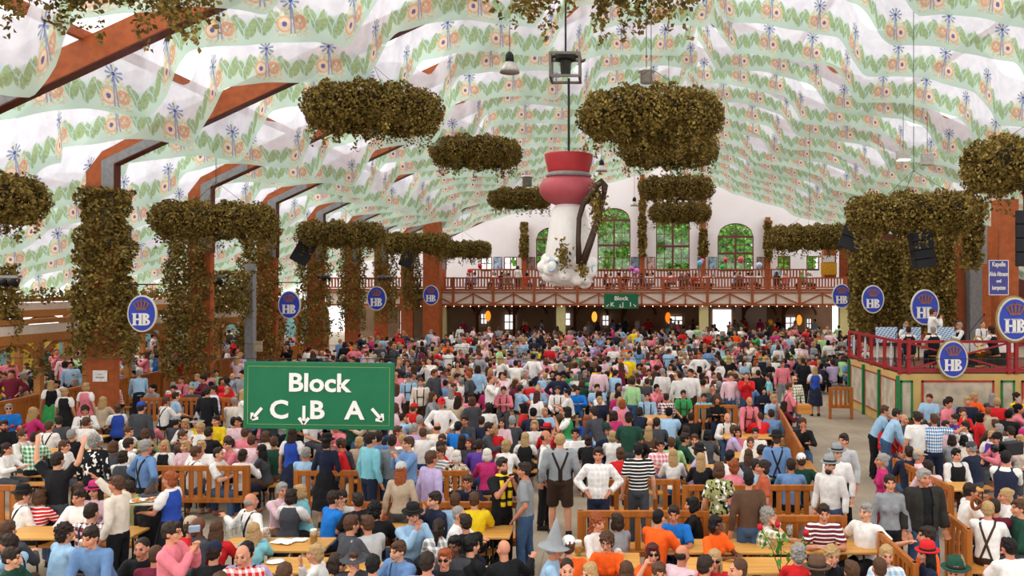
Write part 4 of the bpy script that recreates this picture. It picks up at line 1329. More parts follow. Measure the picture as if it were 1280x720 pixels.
def wreath(px, py, width, label, group='hop wreaths hung from the roof', loose=False, zoff=0, wires=True):
    Y = F * 3.8 / width; c = at(px, py, Y); r = empty('hop_wreath', c); r.scale = (.845,) * 3; tag(r, label, 'hop wreath', group)
    k = 'loose' if loose else 'dense'
    if k not in _ring:
        f = leaves(ring_pts(19000 if not loose else 4200, 1.70, .55, .60 if not loose else .35, 60 if not loose else 150, 5 if loose else 2, .75 if not loose else 1.0), .098 if not loose else .105, 'foliage', M_HOP, r)
        core = MB().tube([(1.72 * cos(2 * pi * i / 32), 1.72 * sin(2 * pi * i / 32), 0) for i in range(33)], .30 if not loose else .12, 8).build('dark_core', M_CORE, r)  # added dark torus that keeps the leaves from looking see-through
        w = MB()
        for i in range(3): w.tube([(1.7 * cos(2.1 * i), 1.7 * sin(2.1 * i), .3), (0, 0, 1.5)], .008, 4)
        ww = w.build('hanging_wires', M_STEEL, r); _ring[k] = (f, core, ww)
    else:
        for s in _ring[k]: q = s.copy(); COL.objects.link(q); q.parent = r
    r.rotation_euler.z = g0.uniform(0, 6)
    top = (roofz(c.x) - c.z) / .845
    if top > 1.6: MB().tube([(0, 0, 1.45), (0, 0, top)], .012, 5).build('cable', M_STEEL, r)
    return r
wreath(467, 138, 168, 'big shaggy hop wreath, nearest of the row of three before the hop-clad posts')
wreath(595, 191, 113, 'middle-sized hop wreath between the big wreath and the white cloud ornament')
wreath(650, 248, 80, 'small hop wreath hanging just behind the red hanging ornament')
wreath(814, 146, 180, 'big bushy hop wreath high beside the red ornament, under a grey lamp')
wreath(836, 188, 122, 'hop wreath tucked directly below the biggest central wreath')
wreath(845, 236, 94, 'hop wreath above the tall far windows, third down of the central stack')
wreath(850, 266, 78, 'lowest hop wreath of the central stack, before a far window')
wreath(1316, 205, 215, 'big hop wreath cut by the picture edge beside the purple notice')
wreath(1142, 268, 164, 'bushy hop wreath over the bandstand in front of the black loudspeakers')
wreath(1012, 297, 102, 'flat hop wreath beside the tall black loudspeaker at the gallery end')
wreath(-62, 246, 205, 'hop wreath at the picture edge before the first red frame')
wreath(270, 276, 146, 'hop wreath spanning the second and third hop-clad posts', 'hop wreaths at the post heads')
wreath(427, 293, 104, 'hop wreath at the heads of the fourth and fifth posts', 'hop wreaths at the post heads')
wreath(522, 304, 84, 'hop wreath above the blue sign nearest the gallery', 'hop wreaths at the post heads')
wreath(578, 312, 72, 'smallest hop wreath, hanging before the gallery end posts', 'hop wreaths at the post heads')
wreath(100, -62, 320, 'loose straggling hop wreath at the top corner over the first swag', loose=True)
wreath(752, -66, 315, 'loose straggling hop wreath at the top edge above the lattice frame', loose=True)
def post_garland(px, y0, y1, Y, r0, r1, label, n, flat=1.0, size=.11):
    n = int(n * 1.45)
    a, b = at(px, y0, Y), at(px, y1, Y); L = a.z - b.z; g = random.Random(int(px * 7 + y0)); pts = []
    for _ in range(n):
        f = g.random(); t = g.uniform(0, 2 * pi); rr = (r0 + (r1 - r0) * f) * (1 - .45 * g.random() ** 1.4) * (1 + .2 * sin(f * L * 4 + t * 2) + .12 * sin(f * L * 11 + t * 3))
        if f > .8 and g.random() < (f - .8) * 3.4: continue
        pts.append((cos(t) * rr, sin(t) * rr * flat, -f * L))
    for _ in range(26):
        t = g.uniform(0, 2 * pi); f0 = g.uniform(.3, .9); l = g.uniform(.3, .9); rr = (r0 + (r1 - r0) * f0) * 1.08
        for k in range(int(l * 22)): pts.append((cos(t) * rr + g.gauss(0, .05), sin(t) * rr * flat + g.gauss(0, .05), -f0 * L - g.random() * l))
    o = leaves(pts, size, 'hop_garland', M_HOP, None, a, seed=int(px))
    return tag(o, label, 'garland', 'hop garlands wrapped around the posts')
post_garland(131, 236, 446, 24.9, .62, .84, 'hop garland wrapped round the foremost post bearing the white notice', 7500)
post_garland(236, 285, 476, 30.6, .72, .80, 'hop garland down the second post, above the red fire extinguisher', 5600)
post_garland(324, 285, 462, 36.6, .78, .82, 'hop garland down the third post, beside the grey steel post', 5200)
post_garland(392, 290, 436, 42.4, .78, .72, 'hop garland down the post with the tilted loudspeaker', 4200)
post_garland(440, 296, 414, 48.3, .72, .68, 'hop garland down the post before the second-last blue oval sign', 3600)
post_garland(482, 300, 404, 54.0, .72, .62, 'hop garland beside the third blue oval sign', 3200)
post_garland(514, 302, 388, 57.2, .62, .55, 'hop garland beside the blue oval sign nearest the gallery', 2800)
post_garland(278, 338, 392, 33.5, .95, .95, 'short hop garland bridging the second and third posts', 2600)
post_garland(6, 330, 440, 24.0, .30, .35, 'thin hop garland hanging at the picture edge', 1000)
def curtain(px0, px1, y0, y1, Y, th, n, label):
    a, b = at(px0, y0, Y), at(px1, y1, Y); g = random.Random(int(px0)); pts = []; n = int(n * 1.9)
    w, hh = b.x - a.x, a.z - b.z
    for _ in range(n):
        x, z = g.random(), g.random()
        if z > .9 and g.random() < .5: continue
        pts.append((x * w, (g.random() - .5) * th * (1 + .6 * sin(x * 13) * sin(z * 9)), -z * hh - .35 * abs(sin(x * 11)) * z))
    o = leaves(pts, .12, 'hop_garland', M_HOP, None, a, seed=int(px0)); return tag(o, label, 'garland', 'hop curtains behind the bandstand')
curtain(1064, 1152, 300, 410, 34.0, .9, 7000, 'broad hop curtain hanging behind the band, near the gallery')
curtain(1128, 1192, 290, 404, 33.0, .9, 5600, 'hop curtain hanging beside the red post behind the band')
curtain(1062, 1085, 290, 400, 37.0, .8, 1800, 'narrow hop curtain at the gallery end of the bandstand')
curtain(1204, 1226, 250, 325, 24.0, .5, 900, 'narrow hop trail hanging from the wreath beside the purple notice')
for px, y0, y1, lab in ((655, 278, 322, 'thin hop garland on the far wall post by the posters'), (803, 250, 322, 'long yellowing hop garland on the far wall between the tall windows'), (879, 286, 318, 'short yellowing hop garland on the far wall post'), (960, 276, 322, 'thin hop garland on the far wall before the square windows')):
    post_garland(px, y0, y1, 73.2, .28, .34, lab, 700, size=.22)
    a = at(px, 346, 73.6); struct(MB().box((a.x, 73.7, (roofz(a.x) + 4) / 2 - 2), (.42, .3, roofz(a.x) - 4.6)).build('trim_1', M_RED))

# grey steel posts and red posts that stand beside the frames
def spost(px, y0, y1, Y, w, m, nm, lab):
    a, b = at(px, y0, Y), at(px, y1, Y); o = MB().box((a.x, Y, (a.z + max(b.z, 0)) / 2), (w, w, a.z - max(b.z, 0))).build(nm, m); return struct(o, lab)
spost(313, 330, 560, 34.5, .34, M_GREY, 'column', 'grey steel post'); spost(1217, 300, 600, 33.5, .48, M_GREY, 'column', 'grey steel post'); spost(1199, 280, 600, 34.0, .46, M_RED, 'column', 'red timber post')
spost(1256, 250, 600, 32.0, .72, M_RED, 'column', 'broad red timber post')
spost(541, 240, 600, 57.4, 1.1, M_RED, 'column', 'red timber post'); spost(1036, 300, 348, 64, .9, M_RED, 'column', 'red timber post'); spost(1058, 300, 348, 64, .9, M_RED, 'column', 'red timber post')

# ------------------------------------------------------------------ signs
M_BLUE = mat('enamel blue', '2f45b4', .35, var=.04); M_CREAMR = mat('cream rim', 'ded6c2', .4, var=.03); M_WHT = mat('white lettering', 'efece4', .5, var=.02); M_CROWN = mat('crown brown', '8a5a52', .5, var=.1); M_GOLD = mat('gold rim', '9a8a55', .4)
def oval(name, a, b, y, th, m, parent, n=40):
    return MB().prism([(a * cos(2 * pi * i / n), b * sin(2 * pi * i / n)) for i in range(n)], (0, y, 0), (1, 0, 0), (0, 0, 1), th).build(name, m, parent)
def hb_shapes():
    h = MB(); Z = 0
    def blk(x, z, w, hh): h.box((x, 0, z), (w, .02, hh))
    for x in (-.21, -.03): blk(x, 0, .085, .36); blk(x, .165, .14, .032); blk(x, -.165, .14, .032)
    blk(-.12, .0, .15, .05)
    blk(.085, 0, .085, .36); blk(.07, .165, .12, .032); blk(.07, -.165, .12, .032)
    for zc, ro, rw in ((.088, .092, .125), (-.085, .097, .145)):
        A = [(.11 + rw * cos(t), zc + ro * sin(t)) for t in [-pi / 2 + pi * i / 12 for i in range(13)]]; Bq = [(.11 + (rw - .075) * cos(t), zc + (ro - .038) * sin(t)) for t in [-pi / 2 + pi * i / 12 for i in range(13)]]
        for i in range(12): h.prism([A[i], A[i + 1], Bq[i + 1], Bq[i]], (0, .01, 0), (1, 0, 0), (0, 0, 1), .02)
    return h
def crown_shapes():
    c = MB(); c.box((0, 0, -.105), (.30, .02, .055))
    for k in range(5):
        x = (k - 2) * .085; hgt = (.13, .17, .19, .17, .13)[k]; c.prism([(x * .8 - .022, -.08), (x * .8 + .022, -.08), (x * 1.25 + .03, -.08 + hgt), (x * 1.25 - .03, -.08 + hgt)], (0, .01, 0), (1, 0, 0), (0, 0, 1), .02)
        c.ell((x * 1.25, 0, -.08 + hgt), (.032, .012, .032), nu=10, nv=6)
    c.tube([(-.20 * cos(pi * i / 10), 0, .04 + .10 * sin(pi * i / 10)) for i in range(11)], .018, 6); c.box((0, 0, .17), (.025, .02, .09)).box((0, 0, .175), (.07, .02, .022)); return c
_hb = {}
def hb_sign(px, py, w, Y, label, bracket=True, gold=False, rz=0):
    c = at(px, py, Y); r = empty('oval_sign', c, rz); tag(r, label, 'sign', 'blue oval brewery signs'); a = w * Y / F / 2; k = a / .41
    r.scale = (k,) * 3
    if not _hb:
        _hb['f'] = [oval('rim', .44, .555, .03, .06, M_CREAMR, r), oval('face', .40, .51, -.031, .012, M_BLUE, r), hb_shapes().build('letters', M_WHT, r, loc=(0, -.052, -.17)), crown_shapes().build('crown_emblem', M_CROWN, r, loc=(0, -.052, .24))]
    else:
        for s in _hb['f']: q = s.copy(); COL.objects.link(q); q.parent = r
    if gold: oval('outer_rim', .475, .60, .04, .03, M_GOLD, r)
    if bracket:
        b = MB(); b.beam((-.5, .0, .88), (.5, .0, .88), .03, .04).tube([(-.3, 0, .5), (-.3, 0, .88)], .008, 5).tube([(.3, 0, .5), (.3, 0, .88)], .008, 5); b.build('bracket', M_STEEL, r)
    return r
hb_sign(178, 392, 34, 23.7, 'blue oval crowned sign on the foremost hop-clad post'); hb_sign(362, 381, 26, 34.5, 'blue oval crowned sign beside the fourth post with the tilted speaker')
hb_sign(471, 373, 22.5, 41, 'blue oval crowned sign before the gallery stair posts'); hb_sign(539, 369, 18.5, 50, 'smallest blue oval crowned sign, on the gallery front', bracket=False)
hb_sign(1052, 370, 22.5, 44, 'blue oval crowned sign at the gallery end above the yellow post', bracket=False); hb_sign(1091, 374, 26, 32.8, 'blue oval crowned sign hung on the hop curtain', bracket=False)
hb_sign(1156, 384, 33, 29.5, 'blue oval crowned sign half hidden by the standing musician', bracket=False); hb_sign(1268, 399, 40, 24.2, 'biggest blue oval crowned sign cut by the picture edge', bracket=False, gold=True)
hb_sign(1191, 449, 34, 25.05, 'gold-rimmed blue oval crowned sign on the red bandstand railing', bracket=False, gold=True)

M_SGREEN = mat('sign green', '0f6a45', .45, var=.05, scale=3); M_SLINE = mat('sign line', '8a9a4a', .5)
def arrow(m, x, z, dx, dz, L, w):
    d = Vector((dx, 0, dz)).normalized(); p = Vector((x, 0, z)); q = p + d * L; m.beam(p, q - d * w * .3, w, .012, up=(0, 1, 0))
    for s in (-1, 1):
        e = Matrix.Rotation(s * 2.4, 3, 'Y') @ d; m.beam(q + d * w * .2, q + e * L * .42, w, .012, up=(0, 1, 0))
def block_sign(c, W_, H_, rows_, letters, arrows, label, tilt=0, straps=None):
    r = empty('direction_sign', c); r.rotation_euler = (0, tilt, 0); tag(r, label, 'sign')
    bevel(MB().box((0, 0, 0), (W_, .05, H_)).build('sign_board', M_SGREEN, r), .012, 2)
    ln = MB(); a, b = W_ / 2 - W_ * .03, H_ / 2 - H_ * .07
    for p, q in (((-a, b), (a, b)), ((-a, -b), (a, -b)), ((-a, -b), (-a, b)), ((a, -b), (a, b))): ln.beam((p[0], -.028, p[1]), (q[0], -.028, q[1]), .008 * W_ / 2.5, .004, up=(0, 1, 0))
    ln.build('border_line', M_SLINE, r)
    text('Block', H_ * .375, M_WHT, r, (.025 * W_ * 0, -.034, H_ * .07), weight=.011 * W_ / 2.5, sx=1.08)
    for ch, x in letters: text(ch, H_ * .375, M_WHT, r, (x * W_, -.034, -H_ * .335), weight=.011 * W_ / 2.5, sx=1.08)
    for x, z, dx, dz, L in arrows:
        m = MB(); arrow(m, x * W_, z * H_, dx, dz, L * H_, .034 * H_ * 1.3); m.build('arrow', M_WHT, r, loc=(0, -.034, 0))
    st = MB()
    for s in (-1, 1): st.tube([(s * W_ * .42, 0, H_ / 2), (s * W_ * .42, 0, H_ / 2 + (straps or .1))], .008, 5)
    st.build('hangers', M_STEEL, r); return r
c = at(399, 494.5, 13.8)
block_sign(c, 188 * 13.8 / F, 84 * 13.8 / F, 2, (('C', -.26), ('B', -.01), ('A', .24)), ((-.375, -.19, -1, -1.15, .21), (-.095, -.15, 0, -1, .26), (.355, -.18, 1, -1.1, .23)), 'large green Block C B A direction sign hanging over the crowd', .012, .06)
c2 = at(776.5, 376.5, 56.5)
block_sign(c2, 43 * 56.5 / F, 19 * 56.5 / F, 2, (('K', -.26), ('J', .05), ('I', .27)), ((-.36, -.2, -1, -1.1, .2), (-.03, -.2, 0, -1, .2), (.36, -.2, 1, -1.1, .2)), 'small green Block K J I direction sign before the far gallery', 0, .8)
def cable(a, b, sag, lab, r=.006):
    pts = [Vector(a).lerp(Vector(b), i / 20) - Vector((0, 0, sag * 4 * (i / 20) * (1 - i / 20))) for i in range(21)]
    return tag(MB().tube(pts, r, 5).build('cable', M_STEEL), lab, 'cable')
cable((-15, 13.8, at(0, 446, 13.8).z), (16, 13.8, at(0, 447, 13.8).z), .03, 'thin steel cable carrying the large green Block sign')
cable(at(70, 424, 26), at(1070, 438, 33), .10, 'thin steel cable stretched across the hall to the bandstand')

# ------------------------------------------------------------------ lamps, loudspeakers, the hanging ornament
M_BELL = mat('lamp enamel', 'b9b6b0', .35, .4); M_BLK = mat('black casing', '1d1e22', .55, var=.2); M_BULB = mat('bulb', 'fff3dd', emit=3)
def bell_lamp(px, py, hpx, Y, label, can=False):
    c = at(px, py, Y); h = hpx * Y / F; r = empty('pendant_lamp', c); tag(r, label, 'lamp', 'pendant lamps')
    if can: MB().lathe([(.42 * h, -.5 * h), (.42 * h, .25 * h), (.6 * h, .28 * h), (.5 * h, .42 * h), (.15 * h, .5 * h)], 20).build('lamp_housing', M_BELL, r, True)
    else:
        MB().lathe([(.48 * h, -.5 * h), (.46 * h, -.34 * h), (.3 * h, -.05 * h), (.24 * h, .0), (.22 * h, -.02 * h), (.43 * h, -.45 * h)], 20).build('lamp_shade', M_BELL, r, True); MB().lathe([(.22 * h, -.05 * h), (.2 * h, .35 * h), (.1 * h, .5 * h)], 16).build('lamp_housing', M_BLK, r, True)
        MB().ell((0, 0, -.3 * h), (.12 * h, .12 * h, .14 * h)).build('bulb', M_BELL, r, True)
    MB().tube([(0, 0, .48 * h), (0, 0, roofz(c.x) - c.z)], .012, 5).build('cord', M_STEEL, r)
bell_lamp(637, 78, 26, 24, 'bell-shaped pendant lamp beside the lattice frame'); bell_lamp(808, 95, 18, 25.8, 'grey drum lamp above the biggest central wreath', True)
bell_lamp(659, 226, 14, 50, 'grey drum lamp above the wreath behind the red ornament', True); bell_lamp(752, 207, 15, 42, 'small bell lamp beside the red ornament'); bell_lamp(793, 252, 11, 60, 'tiny bell lamp before the tall far window')
def box_lamp(px, py, w, h, Y, label, lit):
    c = at(px, py, Y); r = empty('floodlight', c); tag(r, label, 'lamp'); k = Y / F
    bevel(MB().box((0, 0, 0), (w * k, .3, h * k)).build('lamp_housing', M_BELL, r), .02, 2); MB().box((0, -.05, -h * k / 2 - .01), (w * k * .9, .3, .03)).build('lens', mat('lit lens', 'fff6e6', emit=2.5) if lit else M_GLASS, r)
    MB().tube([(0, 0, h * k / 2), (0, 0, roofz(c.x) - c.z)], .012, 5).build('cord', M_STEEL, r)
box_lamp(1129, 194, 16, 12, 34, 'lit box floodlight hanging near the bandstand wreath', True); box_lamp(1159, 199, 14, 15, 34, 'unlit square floodlight beside the lit one', False)
def speaker(px, py, w, h, Y, roll, yaw, label, arr=False):
    c = at(px, py, Y); k = Y / F; r = empty('loudspeaker', c); r.rotation_euler = (0, roll, yaw); tag(r, label, 'loudspeaker'); w, h = w * k, h * k
    n = 4 if arr else 1
    for i in range(n):
        z = (i - (n - 1) / 2) * h / n
        bevel(MB().prism([(-w / 2, -.18), (w / 2, -.18), (w * .38, .3), (-w * .38, .3)], (0, 0, z - h / n / 2 * .97), (1, 0, 0), (0, 1, 0), h / n * .97).build('cabinet', M_BLK, r), .02, 2)
        MB().box((0, -.19, z), (w * .9, .02, h / n * .88)).build('grille', mat('speaker grille', '2c2d31', .8, var=.4, scale=60), r)
    MB().tube([(0, .05, h / 2), (0, .05, h / 2 + .5)], .02, 6).build('hanging_bar', M_STEEL, r)
speaker(379, 314, 22, 32, 38, .5, .5, 'black loudspeaker tilted on the fourth hop-clad post'); speaker(509, 321, 16, 26, 48, .35, .4, 'small black loudspeaker tilted before the last hop garland')
speaker(1070, 283, 26, 60, 26.0, .35, -.35, 'tall curved black loudspeaker column beside the bandstand wreath', True); speaker(1152, 312, 27, 46, 24.6, -.15, .1, 'black loudspeaker column hanging among the hop leaves', True); speaker(1280, 298, 22, 70, 27, 0, -.3, 'black loudspeaker column on the broad red post', True)
def spots(px, py, w, Y, label):
    c = at(px, py, Y); k = w * Y / F; r = empty('spotlight_bar', c); tag(r, label, 'spotlight')
    MB().box((0, 0, .18 * k), (k, .16, .07)).build('bar', mat('grey bar', '9a9a9a', .4, .5), r)
    for i in range(3): MB().lathe([(.10 * k, -.22 * k), (.13 * k, -.1 * k), (.13 * k, .1 * k), (.08 * k, .16 * k)], 14, ((i - 1) * .32 * k, -.1, -.02), rot=Matrix.Rotation(1.1, 3, 'X')).build('spot', M_BLK, r, True)
spots(265, 350, 30, 32.6, 'black spotlights on a grey bar between the second and third posts'); spots(8, 352, 34, 23, 'black spotlights on a grey bar at the picture edge'); spots(406, 347, 18, 42, 'small black spotlights on the fourth post'); spots(1216, 303, 26, 30, 'spotlights on a white bar beside the broad red post'); spots(480, 348, 16, 50, 'small black spotlights before the gallery on the sixth post')

YO = 24.0; kO = YO / F
M_ORED = mat('ornament red', 'b7343a', .5, var=.06, scale=3); M_OSKIN = mat('ornament dull red', 'b4525a', .55, var=.06, scale=3); M_OWH = mat('ornament white', 'ece8e4', .5, var=.03); M_OBL = mat('ornament pale blue', 'a6c8dd', .5)
r = empty('hanging_ornament', at(711, 362, YO)); tag(r, 'large hanging ornament of red drum, red ball, white drum and white cloud', 'ornament')
Z = lambda py: (362 - py) * kO
MB().lathe([(24 * kO, Z(219)), (26.5 * kO, Z(213)), (30.5 * kO, Z(195)), (30.5 * kO, Z(193.5)), (29 * kO, Z(194)), (1 * kO, Z(196))], 32).build('drum_top', M_ORED, r, True)
MB().lathe([(27 * kO, Z(222)), (29 * kO, Z(220)), (25 * kO, Z(216))], 32).build('drum_ring', mat('ornament grey', '8f8a8a', .5), r, True)
MB().ell((0, 0, Z(237)), (37 * kO, 34 * kO, 21.5 * kO), nu=32, nv=18).build('ball', M_OSKIN, r, True)
MB().lathe([(14 * kO, Z(254)), (21 * kO, Z(262)), (25 * kO, Z(285)), (29 * kO, Z(315)), (30 * kO, Z(335)), (5 * kO, Z(336))], 28).build('white_drum', M_OWH, r, True)
cl = MB(); gg = random.Random(8); puffs = []
for k in range(46):
    t = gg.uniform(0, 2 * pi); z = gg.uniform(322, 354); q = 31 - abs(z - 334) * .6; rad = gg.uniform(6.5, 10) * kO
    cl.ell((cos(t) * q * kO, sin(t) * q * kO, Z(z)), (rad, rad, rad * .9), nu=16, nv=10); puffs.append((Vector((cos(t) * q * kO, sin(t) * q * kO, Z(z))), rad))
cl.ell((0, 0, Z(340)), (27 * kO, 27 * kO, 18 * kO), nu=20, nv=12)
me = remesh(cl, .035, 'cloud_base', 1); me.materials.append(M_OWH); link('cloud_base', me, r)
for c_, rad in puffs[::3]:
    if c_.y > .2: continue
    nn = Vector((c_.x, c_.y, (c_.z - Z(338)) * .6)).normalized(); e1 = nn.orthogonal().normalized(); e2 = nn.cross(e1)
    MB().tube([c_ + nn * rad * .62 + (e1 * cos(t) + e2 * sin(t)) * rad * .78 for t in [2 * pi * i / 20 for i in range(17)]], .028, 6).build('blue_scroll', M_OBL, r, True)
MB().tube([(0, 0, Z(195)), (0, 0, Z(98))], .035, 8).build('rod', M_STEEL, r)
h = empty('harp', at(728, 333, YO - .85)); tag(h, 'dark wooden harp with hop sprigs on the hanging cloud ornament', 'harp')
hp = lambda px, py: Vector(((px - 728) * kO, 0, (333 - py) * kO))
M_HARP = mat('harp wood', '3d2a20', .4)
MB().tube([hp(724, 330), hp(723, 300), hp(724, 275), hp(729, 258), hp(738, 247), hp(745, 236), hp(751, 231), hp(755, 236), hp(754, 248)], [.09, .07, .07, .08, .09, .10, .11, .10, .06], 10).build('neck', M_HARP, h, True)
MB().tube([hp(727, 334), hp(737, 305), hp(748, 272), hp(754, 246)], [.11, .10, .08, .07], 10).build('soundboard', M_HARP, h, True)
sm = MB()
for k in range(9):
    f = k / 9; a = hp(723.5 + (f * 2), 312 - f * 40 + 0) if f < .6 else hp(724 + (f - .6) * 55, 285 - (f - .6) * 95); b = hp(732 + f * 19, 320 - f * 60); sm.tube([hp(724 + f * f * 20, 300 - f * 52), b], .006, 4)
sm.build('strings', mat('harp strings', 'b8b2a4', .3, .5), h)
for pts in ([tuple(hp(746 + gg.gauss(0, 5), 262 + gg.gauss(0, 14)) + Vector((0, gg.gauss(0, .12), 0))) for _ in range(420)], [tuple(hp(705 + gg.gauss(0, 4), 318 + gg.gauss(0, 9)) + Vector((0, gg.gauss(-.1, .1), 0))) for _ in range(160)], [tuple(hp(729 + gg.gauss(0, 3), 338 + gg.gauss(0, 5)) + Vector((0, gg.gauss(-.1, .1), 0))) for _ in range(90)]): leaves(pts, .10, 'hop_sprig', M_HOP, h)
lf = empty('lattice_frame', at(707, 85, YO)); tag(lf, 'open grey steel box frame under the roof holding the ornament rod', 'frame')
m = MB(); A = 18 * kO; hh = 14 * kO
for z in (-hh, hh):
    for p, q in (((-A, -A), (A, -A)), ((A, -A), (A, A)), ((A, A), (-A, A)), ((-A, A), (-A, -A))): m.beam((p[0], p[1], z), (q[0], q[1], z), .07, .07)
for x in (-A, A):
    for y in (-A, A): m.beam((x, y, -hh), (x, y, hh), .06, .06)
m.build('bars', mat('steel bars', '7d7670', .5, .4), lf); MB().lathe([(.14, -.3), (.16, .1), (.3, .12), (.3, .28)], 14, (0, 0, .1)).build('winch', M_STEEL, lf); m = MB(); m.beam((-A, 0, hh), (A, 0, hh), .08, .08).tube([(0, 0, hh), (0, 0, roofz(at(707, 85, YO).x) - at(707, 85, YO).z)], .03, 6); m.build('hanger', M_STEEL, lf)

# purple notice
r = empty('notice_board', at(1248, 347, 26)); tag(r, 'purple hanging notice with white lettering beside the broad red post', 'sign'); k = 26 / F
bevel(MB().box((0, 0, 0), (25 * k, .04, 44 * k)).build('board', mat('notice purple', '4a4a96', .5, var=.1), r), .01, 1)
for tx, z, s in (('Kapelle', 14, 6.5), ('Alois Altmann', 2, 6.2), ('und', -6, 4.5), ('Isarspatzen', -15, 5.8)): text(tx, s * k * 1.25, M_WHT, r, (0, -.026, z * k), weight=.004, sx=.52 if len(tx) > 8 else .7)
bm_ = MB()
for p, q in (((-12, 21.5), (12, 21.5)), ((-12, -21.5), (12, -21.5)), ((-12, -21.5), (-12, 21.5)), ((12, -21.5), (12, 21.5))): bm_.beam((p[0] * k, -.022, p[1] * k), (q[0] * k, -.022, q[1] * k), .02, .006, up=(0, 1, 0))
bm_.build('border', M_WHT, r); MB().tube([(0, 0, 22 * k), (0, 0, 60 * k)], .008, 5).build('cord', M_STEEL, r)
o = MB().box((0, 0, 0), (18 * .0236, .015, 14 * .0236)).build('paper_notice', mat('white paper', 'eeece8', .8), None, loc=at(125, 470, 24.7)); tag(o, 'white paper notice pinned to the foremost red post', 'notice')
ln = MB()
for z, w_ in ((.05, .12), (-.03, .26), (-.06, .24)): ln.box((0, -.01, z), (w_, .004, .016))
ln.build('print', mat('grey ink', '7b7f85'), o)
o = MB().box((0, 0, 0), (.30, .12, .42)).build('switch_box', mat('grey box', 'b3a184', .6), None, loc=at(323, 433, 34.2)); tag(o, 'small beige switch box on the grey steel post', 'box')
def extinguisher(px, py, Y, lab):
    r = empty('fire_extinguisher', at(px, py, Y)); tag(r, lab, 'fire extinguisher'); MB().lathe([(.02, -.30), (.09, -.28), (.09, .15), (.05, .22), (.03, .24)], 14).build('cylinder', mat('extinguisher red', 'c4161c', .3), r, True); MB().box((0, 0, .28), (.12, .03, .04)).build('handle', M_BLK, r)
extinguisher(226, 460, 30.4, 'red fire extinguisher on the second hop-clad post'); extinguisher(382, 436, 42.2, 'red fire extinguisher on the fourth hop-clad post'); extinguisher(471, 418, 54, 'red fire extinguisher on the post beside the yellow shirt')
# ------------------------------------------------------------------ far gallery
M_CRF = mat('cream fascia', 'e4d6c8', .8, var=.04); M_RAIL = mat('gallery timber', 'a3552f', .55, var=.12); M_YEL = mat('cream yellow column', 'd9cf94', .6, var=.04); M_DKW = mat('brown shade timber', '6b4331', .8)
YG = 58.0; G = empty('gallery', (0, YG, 0)); tag(G, 'timber gallery with cream fascia and brown railing across the far end', 'gallery')
gx0, gx1 = -20.0, 16.6
MB().box(((gx0 + gx1) / 2, 8, 3.5), (gx1 - gx0, 16, .9)).build('deck', M_DKW, G)
MB().box(((gx0 + gx1) / 2, -.06, 3.52), (gx1 - gx0, .12, 1.06)).build('fascia', M_CRF, G)
fr = MB()
for z, hh in ((4.06, .14), (3.86, .08), (3.02, .14)): fr.box(((gx0 + gx1) / 2, -.16, z), (gx1 - gx0, .1, hh))
bx = [wx_ for wx_ in [(px - CX) * YG / F for px in (487, 516, 567, 617, 668, 722, 775, 829, 884, 940, 999, 1056)]]
for a, b in zip(bx, bx[1:]):
    m_ = (a + b) / 2; fr.beam((a, -.16, 3.05), (m_, -.16, 3.78), .08, .09).beam((b, -.16, 3.05), (m_, -.16, 3.78), .08, .09).box((m_, -.16, 3.42), (.09, .1, .8))
for a in bx: fr.box((a, -.18, 3.55), (.17, .1, 1.1))
fr.build('fascia_framing', M_RAIL, G)
HR = MB().box(((gx0 + gx1) / 2, -.05, 4.86), (gx1 - gx0, .16, .10)).build('handrail', M_RAIL, G); MB().box(((gx0 + gx1) / 2, -.05, 4.22), (gx1 - gx0, .12, .09)).build('bottom_rail', M_RAIL, HR)
for a in bx: MB().box((a, -.06, 4.5), (.2, .18, .85)).build('railing_post', M_RAIL, HR)
bl = MB(); x = gx0
while x < gx1: bl.box((x, -.05, 4.54), (.10, .05, .6)); x += .21
o = bl.build('balusters', M_RAIL, HR); o['kind'] = 'stuff'
b2 = MB(); b2.box((1.7, 6, 5.55), (26, .14, .1)).box((1.7, 6, 4.95), (26, .1, .08)); x = -11.2
while x < 14.6: b2.box((x, 6, 5.2), (.11, .05, .6)); x += .24
b2.build('rear_railing', M_RAIL, G)
for px in (551, 701, 880, 1056):
    x = (px - CX) * YG / F; MB().box((x, .3, 1.5), (.62, .5, 3.0)).build('column', M_YEL, G)
lbm = MB().ell((0, 0, 0), (.035, .035, .045), nu=8, nv=6).mesh('fairy_light', [mat('fairy bulbs', 'ffe9c8', emit=2.0)], True)
for k in range(64): link('fairy_light', lbm, G, (gx0 + .3 + k * .57, -.22, 2.92))
# rooms under the gallery
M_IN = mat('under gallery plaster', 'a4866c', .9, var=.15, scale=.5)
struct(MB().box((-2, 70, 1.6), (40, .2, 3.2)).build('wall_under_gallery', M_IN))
def lit(px, py0, py1, w, Y, col, e, nm, lab):
    a, b = at(px - w / 2, py0, Y), at(px + w / 2, py1, Y); f = MB(); r = MB().box(((a.x + b.x) / 2, Y, (a.z + b.z) / 2), (b.x - a.x, .04, a.z - b.z)).build(nm, mat('daylight %s %.1f' % (col, e), col, emit=e, var=.02)); struct(r, lab)
    for xx in (a.x, (a.x + b.x) / 2, b.x): f.box((xx, Y - .05, (a.z + b.z) / 2), (.07, .08, a.z - b.z + .08))
    for zz in (a.z, (a.z + b.z) / 2, b.z): f.box(((a.x + b.x) / 2, Y - .05, zz), (b.x - a.x + .1, .08, .07))
    f.build('frame', M_WFR, r)
k = 9
for px, y0, y1, w in ((637, 393, 412, 13), (706, 391, 407, 14), (757, 394, 407, 8), (844, 395, 406, 18), (988, 396, 412, 13), (1011, 398, 411, 6), (605, 392, 405, 8), (505, 388, 420, 10)):
    lit(px, y0, y1, w, 69.8, 'f6f4f2', 1.1, 'window_%d' % k, 'small bright window under the gallery'); k += 1
